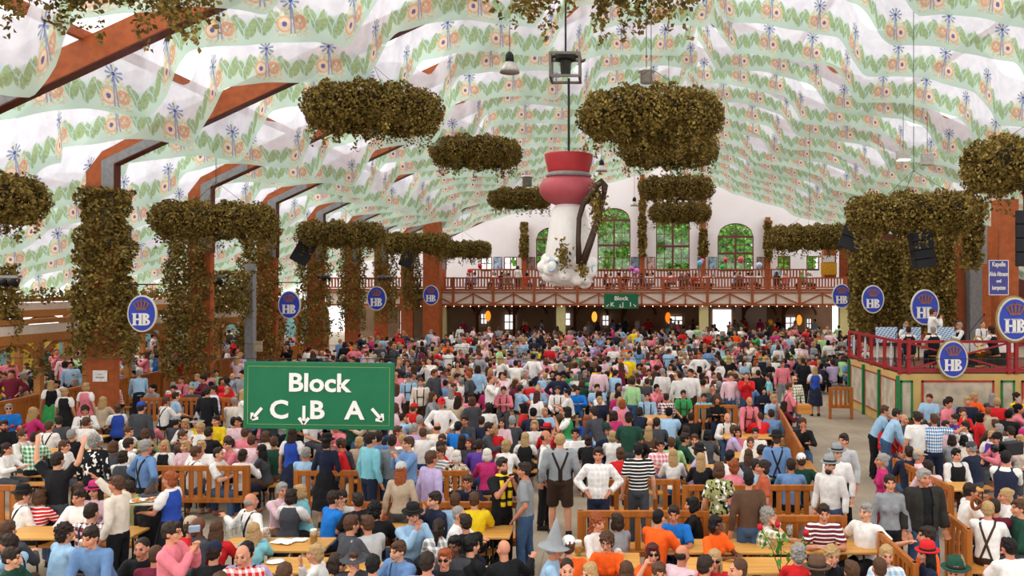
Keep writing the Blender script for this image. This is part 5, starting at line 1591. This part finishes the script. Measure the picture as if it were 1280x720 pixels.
a, b = at(891, 387, 69.8), at(914, 430, 69.8)
d = MB().box(((a.x + b.x) / 2, 69.8, (a.z + max(b.z, 0)) / 2), (b.x - a.x, .04, a.z - max(b.z, 0))).build('door_1', mat('open daylight', 'fbf7fa', emit=1.3, var=.02)); struct(d, 'open doorway full of daylight')
d = MB().box(((a.x + b.x) / 2 + 2.4, 69.75, 1.35), (2.6, .06, 2.7)).build('trim_2', M_CRF); struct(d)
for k, px in enumerate((575, 618, 664, 740, 800, 950, 1000)):
    x0 = (px - CX) * 69.5 / F; m = MB(); A = [Vector((x0 - 1.3 * cos(pi * i / 12), 69.4, 1.9 + 1.0 * sin(pi * i / 12))) for i in range(13)]; m.tube(A, .10, 6).box((x0 - 1.4, 69.4, 1.5), (.22, .2, 3)); struct(m.build('trim_3', M_DKW), 'brown arched timber under the gallery')
for px, py, Y, c, e, lab in ((610, 395, 67, 'ff8a20', 1.5, 'glowing orange lamp under the gallery by the silhouettes'), (835, 397, 67, 'ff7a18', 1.3, 'glowing orange lamp under the gallery by the open windows'), (743, 396, 67, 'ffb040', 1.3, 'glowing amber lamp under the gallery near the green sign'), (999, 400, 67, 'ff9a30', 1.2, 'glowing orange lantern under the gallery near the stage end')):
    r = empty('lantern', at(px, py, Y)); tag(r, lab, 'lamp'); MB().ell((0, 0, 0), (.22, .22, .42)).build('shade', mat('lantern ' + c, c, emit=e), r, True); MB().tube([(0, 0, .4), (0, 0, 3.05 - at(px, py, Y).z)], .015, 5).build('cord', M_STEEL, r)
def balloon(px, py, w, Y, col, lab):
    c = at(px, py, Y); k = w * Y / F / 2; r = empty('balloon', c); tag(r, lab, 'balloon', 'balloons'); MB().lathe([(.02 * k, -1.2 * k), (.45 * k, -.85 * k), (.85 * k, -.3 * k), (1.0 * k, .2 * k), (.85 * k, .7 * k), (.45 * k, 1.0 * k), (.03 * k, 1.1 * k)], 16).build('envelope', mat('balloon ' + col, col, .3, var=.03), r, True)
    MB().tube([(0, 0, -1.2 * k), (.06, 0, -2.5 * k)], .012, 5).build('string', M_STEEL, r)
for a in ((963, 403, 7, 60, 'f0a028', 'orange balloon floating below the gallery'), (789, 336, 6, 62, 'd860c8', 'pair-side pink balloon on the gallery before the far posters'), (796, 339, 7, 62, 'e67ad2', 'pink balloon beside another on the gallery'), (875, 329, 7, 63, '6fc4d8', 'turquoise balloon on the gallery by a poster'), (907, 325, 6, 62, 'd8445a', 'red balloon high before the far window'), (903, 334, 6, 61, '48b070', 'green balloon before the far window'), (926, 325, 8, 62, 'e05a66', 'coral balloon before the far window edge'), (949, 332, 8, 62, 'bcd0e6', 'pale blue balloon beside the far window'), (587, 339, 6, 60, 'e03038', 'red balloon low on the gallery beside the end posts'), (600, 333, 6, 60, 'e02c34', 'upper red balloon on the gallery near the square windows'), (878, 326, 5, 64, 'e27fb4', 'small pink balloon over the turquoise one'), (532, 404, 6, 60, 'b06ad0', 'violet balloon under the gallery by the end posts')): balloon(*a)
o = MB().box((0, 0, 0), (1.2, .04, .9)).build('notice', mat('yellow notice', 'e0a82c', .7), None, loc=at(1036, 336, 63.2)); tag(o, 'yellow and white notice on the red post at the gallery end', 'notice'); MB().box((0, -.005, .75), (.9, .04, .5)).build('white_sheet', mat('white paper', 'eeece8', .8), o)

# ------------------------------------------------------------------ arcade and boxes on the long side
def arcade(X, Ya, Yb, zt, n, label, fence=True):
    r = empty('timber_arcade', (X, Ya, 0)); tag(r, label, 'arcade'); st = (Yb - Ya) / n
    bm_ = MB(); bm_.beam((0, 0, zt), (0, Yb - Ya, zt), .2, .26).beam((0, 0, zt + .5), (0, Yb - Ya, zt + .5), .14, .14); bm_.build('top_beam', M_BROWNW, r)
    MB().box((0.02, (Yb - Ya) / 2, zt + .25), (.05, Yb - Ya, .3)).build('frieze', M_CRF, r)
    for i in range(n + 1):
        MB().box((0, i * st, zt / 2), (.19, .19, zt)).build('post', M_BROWNW, r)
        if i < n: MB().tube([Vector((0, i * st + st / 2 - st * .46 * cos(pi * j / 10), zt - .75 + .62 * sin(pi * j / 10))) for j in range(11)], .075, 6).build('arched_brace', M_BROWNW, r)
    if fence:
        f = MB(); f.box((0, (Yb - Ya) / 2, 1.12), (.10, Yb - Ya, .1)); nn = int((Yb - Ya) / .2)
        for i in range(nn): f.box((0, .1 + i * .2, .58), (.035, .17, 1.0))
        f.build('board_fence', M_SETTLE, r)
    g = random.Random(int(abs(X)))
    for i in range(n + 1):
        leaves([(g.gauss(0.05, .16), i * st + g.gauss(0, .16), zt - .75 + g.gauss(0, .28)) for _ in range(150)], .13, 'hop_bunch', M_HOP, r, seed=i)
arcade(-17.2, 20.5, 50.0, 2.85, 13, 'brown timber arcade with board fence behind the hop-clad posts')
arcade(-21.8, 20.0, 52.0, 3.35, 12, 'rear brown timber arcade under the bright canvas wall', False)
o = leaves([(RND.gauss(0, .2), 20 + RND.random() * 34, RND.gauss(0, .13)) for _ in range(2600)], .14, 'hop_garland', M_HOP, None, (-21.6, 0, 4.0)); tag(o, 'long hop garland lying along the rear arcade top', 'garland')
for k, (y, c) in enumerate(((26, 'd8b03a'), (33, '4f9ba4'), (39, 'e0bb3a'), (45, '7aa8c4'))):
    struct(MB().box((-26.95, y, 1.0), (.06, 3.2, 2.0)).build('trim_4', mat('wall mural %d' % k, c, .9, var=.3, scale=1.2)), 'painted mural panel')
for k, (s0, lab) in enumerate(((.55, 'upper pale rope swag on the bright canvas wall'), (.95, 'lower pale rope swag on the bright canvas wall'))):
    o = MB().tube([Vector((-26.2, 27 + 6.4 * i / 20, 4.35 - s0 * 4 * (i / 20) * (1 - i / 20))) for i in range(21)], .045, 6).build('rope_swag', mat('rope', 'cfc9b4', .9)); tag(o, lab, 'rope')

# ------------------------------------------------------------------ bandstand
M_YW = mat('bandstand ochre', 'c8a868', .7, var=.06, scale=2); M_PAN = mat('marbled panel', 'b8ab98', .7, var=.22, scale=2.5); M_GRN = mat('green trim', '1d7a46', .5); M_RTR = mat('red trim', 'a8362c', .5); M_RRL = mat('red railing', '9c1f28', .45, var=.08); M_HRT = mat('pale rail board', 'b9b3bb', .7)
SX, SY0, SY1, SZ, SXR = 8.5, 25.2, 30.6, 1.75, 17.0
BS = empty('bandstand', (SX, SY0, 0)); tag(BS, 'raised bandstand with marbled panels, green strips and red railing', 'bandstand')
LX, LY = SXR - SX, SY1 - SY0
bevel(MB().box((LX / 2, LY / 2, SZ / 2), (LX, LY, SZ)).build('platform', M_YW, BS), .02, 2)
MB().box((LX / 2, LY / 2, SZ + .02), (LX - .1, LY - .1, .05)).build('deck', M_DKW, BS)
def fpanel(u0, u1, z0, z1, mtrim, side=False, tw=.06):
    m, t = MB(), MB()
    def bx_(mm, a, b, c, d, off, th):
        if side: mm.box((-off, (a + b) / 2, (c + d) / 2), (th, b - a, d - c))
        else: mm.box(((a + b) / 2, -off, (c + d) / 2), (b - a, th, d - c))
    bx_(m, u0, u1, z0, z1, .008, .02); pn = m.build('panel', M_PAN, BS)
    for a, b, c, d in ((u0, u1, z0, z0 + tw), (u0, u1, z1 - tw, z1), (u0, u0 + tw, z0, z1), (u1 - tw, u1, z0, z1)): bx_(t, a, b, c, d, .02, .03)
    t.build('panel_trim', mtrim, pn)
for u0, u1, mt in ((.02, .40, M_GRN), (.66, 2.84, M_RTR), (3.04, 3.46, M_GRN), (3.66, 5.9, M_RTR), (6.1, 6.5, M_GRN)): fpanel(u0, u1, .38, 1.56, mt)
for u0, u1 in ((.25, 1.7), (1.95, 3.4), (3.65, 5.1)): fpanel(u0, u1, .3, 1.55, M_RTR, True, .04)
gs = MB()
for y in (0.0, 1.82, 3.52, 5.3): gs.box((-.05, y, .85), (.08, .09, 1.7))
gs.build('green_strips', M_GRN, BS)
MB().box((LX / 2, -.01, .2), (LX, .03, .36)).build('plinth', M_DKW, BS)
ra = MB(); zr = 2.72
for z in (zr, SZ + .12): ra.beam((0, 0, z), (LX, 0, z), .07, .08).beam((0, 0, z), (0, LY, z), .07, .08)
for x in (0, .28, 3.28, 3.5, 6.4): ra.box((x, 0, (SZ + zr) / 2 + .04), (.1, .1, zr - SZ + .1))
for y in (1.4, 2.8, 4.2, LY): ra.box((0, y, (SZ + zr) / 2), (.08, .08, zr - SZ))
ra.build('railing', M_RRL, BS)
cb = MB()
for x0, x1 in ((.3, 3.25), (3.5, 6.4)): cb.beam((x0, 0, SZ + .15), (x1, 0, zr - .05), .045, .05).beam((x0, .01, zr - .05), (x1, .01, SZ + .15), .045, .05)
cb.build('cross_bars', M_RRL, BS)
for i in range(4):
    y = .35 + i * 1.35
    MB().prism([(.12 * sin(pi * j / 8) * (1 if j < 9 else 1), -.42 + .84 * j / 8) for j in range(9)] + [(-.12 * sin(pi * j / 8), -.42 + .84 * j / 8) for j in range(8, -1, -1)], (-.03, y + .35, 2.24), (0, 1, 0), (0, 0, 1), .03).build('oval_board', M_HRT, BS)
    MB().prism([(-.16, -.45), (.16, -.45), (.07, 0), (.16, .45), (-.16, .45), (-.07, 0)], (-.03, y + .95, 2.24), (0, 1, 0), (0, 0, 1), .03).build('waisted_board', M_RRL, BS)
BP = []
def player(px, Y, pose, fc, line, lab, sc=1.0, fem=False):
    t = line.split(); o = {}
    for x in t[3:]:
        if ':' in x: k_, v = x.split(':'); o[k_] = v
        else: o[x] = 1
    x = (px - CX) * Y / F; p, B = make_person(pose, fem, radians(FACE[fc]), (x, Y, SZ + .045), sc, t[0], t[1], t[2], o, random.Random(px)); tag(p, lab, 'person', 'musicians on the bandstand')
player(1165, 28.0, 'sc', 'R', 'white brown short b:black', 'musician standing in white shirt, drinking, before the half-hidden oval sign', 1.05)
player(1132, 29.6, 'tl', 'F', 'white blond bob vest:black', 'woman-dressed musician in white sleeves and black bodice at the music boards'.replace('woman-dressed musician', 'person on the bandstand'), 1.0, True)
player(1137, 26.2, 'tt', 'B', 'white dark short vest:black', 'seated musician in black waistcoat, back turned, nearest the railing corner')
player(1168, 26.1, 'tt', 'B', 'white grey short vest:black', 'seated musician with grey hair, back turned, above the railing oval sign')
player(1203, 29.0, 'tt', 'L', 'white grey short vest:black', 'grey-haired musician in black waistcoat reaching over the white table')
player(1228, 29.8, 'tl', 'F', 'white brown buzz br', 'musician in white shirt facing out by the grey steel post')
player(1243, 26.2, 'tt', 'BL', 'white dark curly vest:black', 'seated musician in black waistcoat, back turned, holding a golden horn')
for k_, (px, Y) in enumerate(((1137, 26.25), (1168, 26.15), (1243, 26.25), (1203, 29.05), (1132, 29.65), (1228, 29.85))):
    x = (px - CX) * Y / F; r = empty('stool', (x, Y, SZ + .045)); tag(r, 'stool under the %s seated musician counted from the railing corner' % ORD[k_], 'stool', 'bandstand stools'); MB().lathe([(.17, .40), (.18, .43), (.17, .455)], 16).build('seat', M_BENCHW, r, True)
    for i in range(3): MB().tube([(.1 * cos(2.1 * i), .1 * sin(2.1 * i), .41), (.17 * cos(2.1 * i), .17 * sin(2.1 * i), 0)], .014, 6).build('leg', M_STEEL, r)
m_, t_, b_ = new_mat('diamond cloth'); (x_, y_, z_), c_ = objco(t_); uu = (x_ + z_ * .6).mod(.16).lt(.08); vv_ = (x_ * -.2 + z_).mod(.10).lt(.05)
t_.links.new(mix(t_, (uu - vv_).abs(), 'e8edf2', '5b9bd0'), b_.inputs['Base Color'])
for px, Y, w, lab in ((1108, 28.6, .72, 'blue and white music board nearest the railing side'), (1140, 29.0, .6, 'blue and white music board beside the blond musician'), (1178, 28.9, .8, 'blue and white music board behind the standing musician')):
    c = at(px, 419, Y); r = empty('music_board', (c.x, Y, SZ + .045)); tag(r, lab, 'music board', 'music boards'); MB().box((0, 0, c.z - SZ - .03), (w, .06, .52)).build('board', m_, r)
    for s in (-1, 1): MB().box((s * w * .4, .03, (c.z - SZ - .3) / 2), (.04, .04, c.z - SZ - .3)).build('leg', M_STEEL, r)
r = empty('cloth_table', ((1220 - CX) * 27.6 / F, 27.6, SZ + .045)); tag(r, 'table under a white cloth on the bandstand', 'table'); bevel(MB().box((0, 0, .6), (2.2, .7, .36)).build('tablecloth', mat('white cloth', 'eeeae6', .9), r), .02, 2); MB().box((0, 0, .22), (1.9, .5, .44)).build('trestle', M_STEEL, r)
r = empty('brass_horn', ((1223 - CX) * 26.0 / F, 26.0, 2.55)); tag(r, 'golden brass horn held above the bandstand railing', 'horn'); MG = mat('brass', 'c9a24a', .25, .9)
MB().lathe([(.03, 0), (.04, .12), (.08, .22), (.17, .32), (.165, .325), (.07, .23), (.03, .15)], 20, rot=Matrix.Rotation(2.5, 3, 'X'), cap=False).build('bell', MG, r, True); MB().tube([(.14 * cos(t), 0, .12 + .16 * sin(t)) for t in [2 * pi * i / 16 for i in range(17)]], .022, 8).build('tubing', MG, r, True)
for px, lab in ((1212, 'microphone stand beside the white table'), (1120, 'microphone stand behind the railing corner')):
    r = empty('microphone_stand', ((px - CX) * 27 / F, 27.0, SZ + .045)); tag(r, lab, 'microphone stand'); MB().lathe([(.2, 0), (.2, .03), (.02, .05)], 14).build('base', M_BLK, r); MB().tube([(0, 0, .04), (0, 0, 1.1), (.45, 0, 1.65)], .014, 6).build('boom', M_BLK, r); MB().ell((.47, 0, 1.67), (.03, .03, .05)).build('microphone', M_BLK, r, True)

# ------------------------------------------------------------------ things on and over the tables
def table_pt(px, py, z=.765): Y = F * (H - z) / (py - CY); return Vector(((px - CX) * Y / F, Y, z))
M_BEER = mat('beer', 'd08a1c', .2, var=.05); M_FOAM = mat('beer foam', 'f2ead8', .8)
def glass_solid():
    m = glass_mat(); m.name = 'mug glass'
    for n in m.node_tree.nodes:
        if n.type == 'MIX_SHADER': n.inputs[0].default_value = .14
        if n.type == 'BSDF_TRANSPARENT': n.inputs[0].default_value = (.93, .95, .94, 1)
    return m
M_MUG = glass_solid(); _mg = {}
def mug(px, py, full, lab, base=None):
    r = empty('beer_mug', base or table_pt(px, py), RND.uniform(0, 6)); tag(r, lab, 'beer mug', 'beer mugs')
    if 'm' not in _mg:
        _mg['m'] = MB().lathe([(.05, 0), (.058, .02), (.056, .10), (.053, .19), (.049, .19), (.051, .03), (.02, .02)], 18).mesh('glass', [M_MUG], True); _mg['h'] = MB().tube([(.052, 0, .04), (.095, 0, .05), (.10, 0, .12), (.053, 0, .155)], .010, 8).mesh('handle', [M_MUG], True)
        _mg['b'] = MB().lathe([(.045, .025), (.048, .155), (.02, .156)], 16).mesh('beer', [M_BEER], True); _mg['f'] = MB().lathe([(.048, .155), (.049, .185), (.046, .20), (.02, .205)], 16).mesh('foam', [M_FOAM], True)
    link('glass', _mg['m'], r); link('handle', _mg['h'], r)
    if full: be = link('beer', _mg['b'], r); link('foam', _mg['f'], be)
mug(392, 679, 1, 'full mug of beer beside the bright blue t-shirt'); mug(286, 672, 0, 'empty glass mug beside the white shirt with braces'); mug(299, 668, 0, 'empty glass mug between two others before the white braces'); mug(334, 676, 0, 'empty glass mug near the paper napkins')
mug(972, 671, 1, 'beer mug before the grey-haired leaning woman, nearest her'.replace('woman', 'person')); mug(987, 673, 0, 'half-empty mug beside the other behind the rose'); mug(1018, 680, 1, 'foamy beer mug before the striped maroon polo'); mug(723, 694, 1, 'beer mug beside the white cap on the orange table'); mug(443, 662, 1, 'beer mug beside the light grey t-shirt'); mug(755, 660, 1, 'beer mug between the red curls and dark bob')
mug(104, 693, 1, 'beer mug between the two blue shirts', Vector(table_pt(104, 693))); mug(860, 561, 1, 'beer mug before the black hat and lilac shirt')
def flat(nm, px, py, sz, lab, mt, disc=False):
    c = table_pt(px, py); r = empty(nm, c, RND.uniform(-.4, .4)); tag(r, lab, nm.split('_')[-1])
    if disc: MB().lathe([(.02, .002), (.085, .004), (.115, .016), (.118, .018), (.085, .008), (.02, .006)], 24).build('dish', mt, r, True)
    else:
        m = MB(); n = 8; vs = [(sz * (i / n - .5) * 1.5, sz * (j / n - .5), .012 + .03 * abs(noise.noise(Vector((i * .7, j * .7, px))))) for i in range(n + 1) for j in range(n + 1)]
        m.add(vs, [(i * (n + 1) + j, (i + 1) * (n + 1) + j, (i + 1) * (n + 1) + j + 1, i * (n + 1) + j + 1) for i in range(n) for j in range(n)]); m.build('sheet', mt, r, True)
    return r
M_PAPER = mat('paper', 'f0eeea', .9)
flat('paper_napkin', 355, 678, .22, 'white crumpled paper napkin beside the full beer mug', M_PAPER); flat('paper_napkin', 374, 676, .14, 'second white paper napkin holding a metal cup', M_PAPER); flat('paper_plate', 344, 703, 1, 'white paper plate on the emptier table', M_PAPER, True); flat('paper_napkin', 1092, 680, .16, 'small white paper slip at the long table end', M_PAPER)
# tray of plates carried by the waitress
tp = at(187, 627, 12.35); r = empty('serving_tray', tp, .05); tag(r, 'pale wooden tray carried by the person in royal blue bodice', 'tray'); k = 12.35 / F
bevel(MB().box((0, 0, 0), (50 * k, .40, .025)).build('board', mat('tray', 'c8bfa6', .6), r), .008, 1)
for i, (dx, dy, lab) in enumerate(((-14, -.06, 'plate of food at the near end of the carried tray'), (2, .02, 'middle plate of food on the carried tray'), (17, .08, 'plate of greens at the far end of the carried tray'))):
    p_ = empty('food_plate', tp + Vector((dx * k, dy, .014))); tag(p_, lab, 'plate', 'plates on the tray'); MB().lathe([(.02, .002), (.09, .004), (.135, .018), (.137, .021), (.09, .008), (.02, .006)], 24).build('dish', M_PAPER, p_, True)
    f_ = MB(); g = random.Random(i)
    for q in range(9): f_.ell((g.gauss(0, .035), g.gauss(0, .035), .022), (.028, .022, .018), nu=10, nv=6)
    f_.build('food', mat('food %d' % i, ('c98432', 'b06a2c', '8fa04a')[i], .6, var=.3, scale=30), p_, True)
# roses
M_ROSE = mat('rose petals', 'b01226', .6); M_STEM = mat('rose stem', '3e6b2e', .6); M_RLEAF = leaf_mat('rose leaves', '2d5a22', '4a8a35', '6fa84c')
def rose(base, tips, lab, n=60):
    r = empty('rose', base); tag(r, lab, 'rose')
    for i, t_ in enumerate(tips):
        t_ = Vector(t_); st = MB().tube([(0, 0, 0), t_ * .5 + Vector((.03, 0, 0)), t_], .006, 6).build('stem', M_STEM, r, True); m = MB()
        for q in range(5): m.ell(t_ + Vector((cos(q * 2.5) * .014 * (q > 0), sin(q * 2.5) * .014 * (q > 0), .012 * (q % 2))), (.028, .028, .036), nu=10, nv=7)
        m.build('bloom', M_ROSE, r, True)
    g = random.Random(n); pts = [tuple(Vector(g.choice(tips)) * g.uniform(.35, .9) + Vector((g.gauss(0, .05), g.gauss(0, .05), g.gauss(0, .03)))) for _ in range(n)]
    leaves(pts, .075, 'leaves', M_RLEAF, r, seed=n)
rose(table_pt(975, 716, .76), [(-.25, .0, .58), (-.02, .05, .60), (.34, .02, .50)], 'long-stemmed red roses standing on the near bare table', 46)
rose(at(8, 575, 19.5), [(g_ * .09 - .25, .05 * (i % 3), .72 + .05 * sin(i * 2)) for i, g_ in enumerate(range(8))], 'bunch of red roses with green leaves at the picture edge', 170)
# big pretzel
c = at(1229, 629, 12.4); r = empty('pretzel', c, .15); M_PRZ = mat('pretzel crust', '8c4a1c', .35, var=.3, scale=14); kk = 28 * 12.4 / F / 2
def prz(t): return Vector((kk * 1.0 * cos(t), 0, kk * .56 * sin(2 * t) * (.9 if abs(cos(t)) > .1 else 1)))
tag(MB().tube([prz(2 * pi * i / 48) for i in range(49)], .028, 10).build('pretzel', M_PRZ, None, True, loc=c), 'big twisted brown pretzel held up beside the checked shirt', 'pretzel'); bpy.data.objects.remove(r)
# television camera on the shoulder
c = at(1264, 560, 15.5); r = empty('video_camera', c, -1.2); tag(r, 'black shoulder video camera held by the person in navy waistcoat', 'camera'); bevel(MB().box((0, 0, 0), (.2, .42, .24)).build('camera_body', M_BLK, r), .02, 2); MB().lathe([(.06, 0), (.075, .2), (.08, .22)], 16, (0, -.2, .02), rot=Matrix.Rotation(pi / 2, 3, 'X')).build('lens', M_DARK, r, True); MB().box((-.12, -.05, .06), (.06, .14, .08)).build('viewfinder', M_BLK, r)
# small camera of the pink-shirted man
c = at(243, 661, 10.55); r = empty('compact_camera', c, .4); tag(r, 'small pale compact camera held by the person in pink shirt', 'camera'); bevel(MB().box((0, 0, 0), (.13, .05, .085)).build('camera_body', mat('camera silver', '9fb6cc', .3, .3), r), .01, 2); MB().lathe([(.026, 0), (.026, .035), (.02, .04)], 14, (0, .02, 0), rot=Matrix.Rotation(-pi / 2, 3, 'X')).build('lens', M_DARK, r, True)
# basket carried through the aisle
c = at(1004, 511, 22.8); r = empty('wooden_basket', c); tag(r, 'wooden carrying box of the pink-shirted seller in the aisle', 'box'); k = 22.8 / F; MB().box((0, 0, 0), (17 * k, .4, 11 * k)).build('box_body', M_BENCHW, r); MB().tube([(-8 * k, 0, 5 * k), (-8 * k, 0, 17 * k), (8 * k, 0, 17 * k), (8 * k, 0, 5 * k)], .015, 6).build('handle', M_STEEL, r)
# ------------------------------------------------------------------ the rest of the crowd, far too many to count: one object
def simple(pose, fem, style):
    B = body(pose, fem); vs, fs, cl, n = [], [], [], 0
    for me, c, ratio in ((body_mesh(B), 0, .032), (hair_mesh(style, fem), 1, .05), (part_mesh(B, 'long' if pose != 'tl' else 'short'), 2, .032), (part_mesh(B, 'trousers'), 3, .02)):
        o = bpy.data.objects.new('tmp', me); COL.objects.link(o)
        d = o.modifiers.new('d', 'DECIMATE'); d.ratio = ratio
        r = bpy.data.meshes.new_from_object(o.evaluated_get(bpy.context.evaluated_depsgraph_get())); bpy.data.objects.remove(o)
        r.calc_loop_triangles(); mt = B.head if c == 1 else Matrix()
        vs += [tuple(mt @ v.co) for v in r.vertices]; fs += [tuple(i + n for i in t.vertices) for t in r.loop_triangles]; cl += [c] * len(r.loop_triangles)
        n += len(r.vertices); bpy.data.meshes.remove(r)
    return np.array(vs), np.array(fs), np.array(cl), B.top
TPL = [simple(*a) for a in (('tt', False, 'short'), ('tt', True, 'long'), ('tl', False, 'short'), ('tl', True, 'bob'), ('tc', False, 'buzz'), ('tc', True, 'bun'))]
TPS = [simple(*a) for a in (('st', False, 'short'), ('sa', False, 'short'), ('sc', True, 'long'), ('sc', False, 'buzz'), ('st', True, 'bob'))]
TOPW = [('white', 19), ('cream', 5), ('lightblue', 11), ('pink', 12), ('palepink', 9), ('red', 7), ('black', 9), ('navy', 8), ('darkgrey', 11), ('grey', 6), ('blue', 5), ('green', 3), ('lightgreen', 3),
  ('yellow', 2), ('orange', 2), ('maroon', 3), ('magenta', 2), ('lilac', 4), ('beige', 4), ('darkgreen', 2), ('brightblue', 1), ('brown', 3)]
TOPL = [c for c, w in TOPW for _ in range(w)]; HRL = ['dark'] * 9 + ['brown'] * 9 + ['blond'] * 5 + ['grey'] * 4 + ['black'] * 4 + ['red'] * 1
class Crowd:
    def __init__(s): s.V = []; s.F = []; s.Cc = []; s.n = 0
    def put(s, T, x, y, z, rz, sc, top, hair, skin, bot):
        v, f, cl, _ = T; c, d = cos(rz) * sc, sin(rz) * sc
        w = np.empty_like(v); w[:, 0] = v[:, 0] * c - v[:, 1] * d + x; w[:, 1] = v[:, 0] * d + v[:, 1] * c + y; w[:, 2] = v[:, 2] * sc + z
        s.V.append(w); s.F.append(f + s.n); s.n += len(v)
        pal = np.array([srgb(skin), srgb(hair), srgb(top), srgb(bot)]); s.Cc.append(pal[cl])
    def random(s, x, y, z, stand, rnd, rz):
        T = rnd.choice(TPS if stand else TPL); top = C[rnd.choice(TOPL)]
        s.put(T, x, y, z, rz, rnd.uniform(.94, 1.05), top, HAIRC[rnd.choice(HRL)], rnd.choice(SKIN), C[rnd.choice(['navy', 'black', 'jeans', 'leather', 'darkgrey'])])
    def build(s, name, label, group=None):
        V = np.concatenate(s.V); Fa = np.concatenate(s.F).astype(np.int32); Cc = np.concatenate(s.Cc)
        me = bpy.data.meshes.new(name); me.vertices.add(len(V)); me.vertices.foreach_set('co', V.ravel())
        me.loops.add(len(Fa) * 3); me.loops.foreach_set('vertex_index', Fa.ravel()); me.polygons.add(len(Fa))
        me.polygons.foreach_set('loop_start', np.arange(0, len(Fa) * 3, 3, dtype=np.int32)); me.polygons.foreach_set('loop_total', np.full(len(Fa), 3, dtype=np.int32))
        me.polygons.foreach_set('use_smooth', np.ones(len(Fa), dtype=bool))
        a = me.attributes.new('cloth_colour', 'FLOAT_COLOR', 'FACE'); a.data.foreach_set('color', Cc.ravel().astype(np.float32))
        me.update(calc_edges=True); me.validate()
        m, t, b = new_mat('crowd clothes'); at_ = t.nodes.new('ShaderNodeAttribute'); at_.attribute_name = 'cloth_colour'
        n = noisev(t, 9); hs = t.nodes.new('ShaderNodeHueSaturation'); t.links.new(at_.outputs['Color'], hs.inputs['Color']); t.links.new((n.step(.25, .75) * .2 + .9).k, hs.inputs['Value'])
        t.links.new(hs.outputs[0], b.inputs['Base Color']); b.inputs['Roughness'].default_value = .8; b.inputs['Specular IOR Level'].default_value = .2
        me.materials.append(m); o = link(name, me); tag(o, label, 'crowd', group, 'stuff'); return o
cr = Crowd(); rr = random.Random(5)
taken = [(p['X'], p['Y']) for p in INFO]
Yr = 19.6; row = 0
while Yr < 57.0:
    face_away = row % 2
    xl = -15.2 if Yr < 50 else -11
    xr = 5.2 if Yr < 33 else min(14, 300 * Yr / F)
    x = xl + rr.uniform(0, .4)
    while x < xr:
        x += rr.uniform(.46, .66)
        if rr.random() < .06 or (row % 14 > 11 and rr.random() < .3): continue
        y = Yr + rr.uniform(-.14, .14); st = rr.random() < .17
        hx, hy = CX + x * F / y, CY + (H - (1.72 if st else 1.34)) * F / y
        if Yr < 26 and any((q['px'] - hx) ** 2 + ((q['py'] - hy) * .8) ** 2 < 15 ** 2 for q in INFO): continue
        if any((a - x) ** 2 + (b - y) ** 2 < .3 ** 2 for a, b in taken): continue
        if hy > 532: continue
        if 4.6 < x < 8.6 and y < 32: continue
        rz = (pi if face_away else 0) + rr.gauss(0, .35) + (pi / 2 * rr.choice((-1, 1)) if rr.random() < .15 else 0)
        cr.random(x, y, 0, st, rr, rz)
    Yr += .62 + (.5 if row % 2 == 0 else .22) + Yr * .004; row += 1
# the boxes behind the left-hand arcade
for k in range(210):
    x, y = rr.uniform(-25.5, -17.6), rr.uniform(25.5, 52)
    cr.random(x, y, 0, rr.random() < .4, rr, rr.uniform(-pi, pi))
# right-hand side beyond the aisle, and under the gallery
for y in (17.6, 18.6, 19.6, 20.6, 21.7, 22.7, 23.8):
    x = 8.9 if y > 19 else 9.6
    while x < 12.4:
        if not any((a - x) ** 2 + (b - y) ** 2 < .5 ** 2 for a, b in taken): cr.random(x, y + rr.uniform(-.1, .1), 0, False, rr, rr.choice((0, pi)) + rr.gauss(0, .5))
        x += rr.uniform(.55, .8)
for k in range(46):
    x, y = rr.uniform(-13, 15), rr.uniform(59.5, 67); cr.random(x, y, 0, rr.random() < .7, rr, rr.uniform(-pi, pi))
# up on the gallery
for k in range(64):
    x, y = rr.uniform(-11, 14.5), rr.choice((59.6, 61.2, 62.4, 63.6)) + rr.uniform(-.2, .2)
    cr.random(x, y, 3.95, rr.random() < .12, rr, rr.uniform(-pi, pi))
cr.build('crowd', 'dense crowd of seated and standing guests filling the hall back to the gallery')
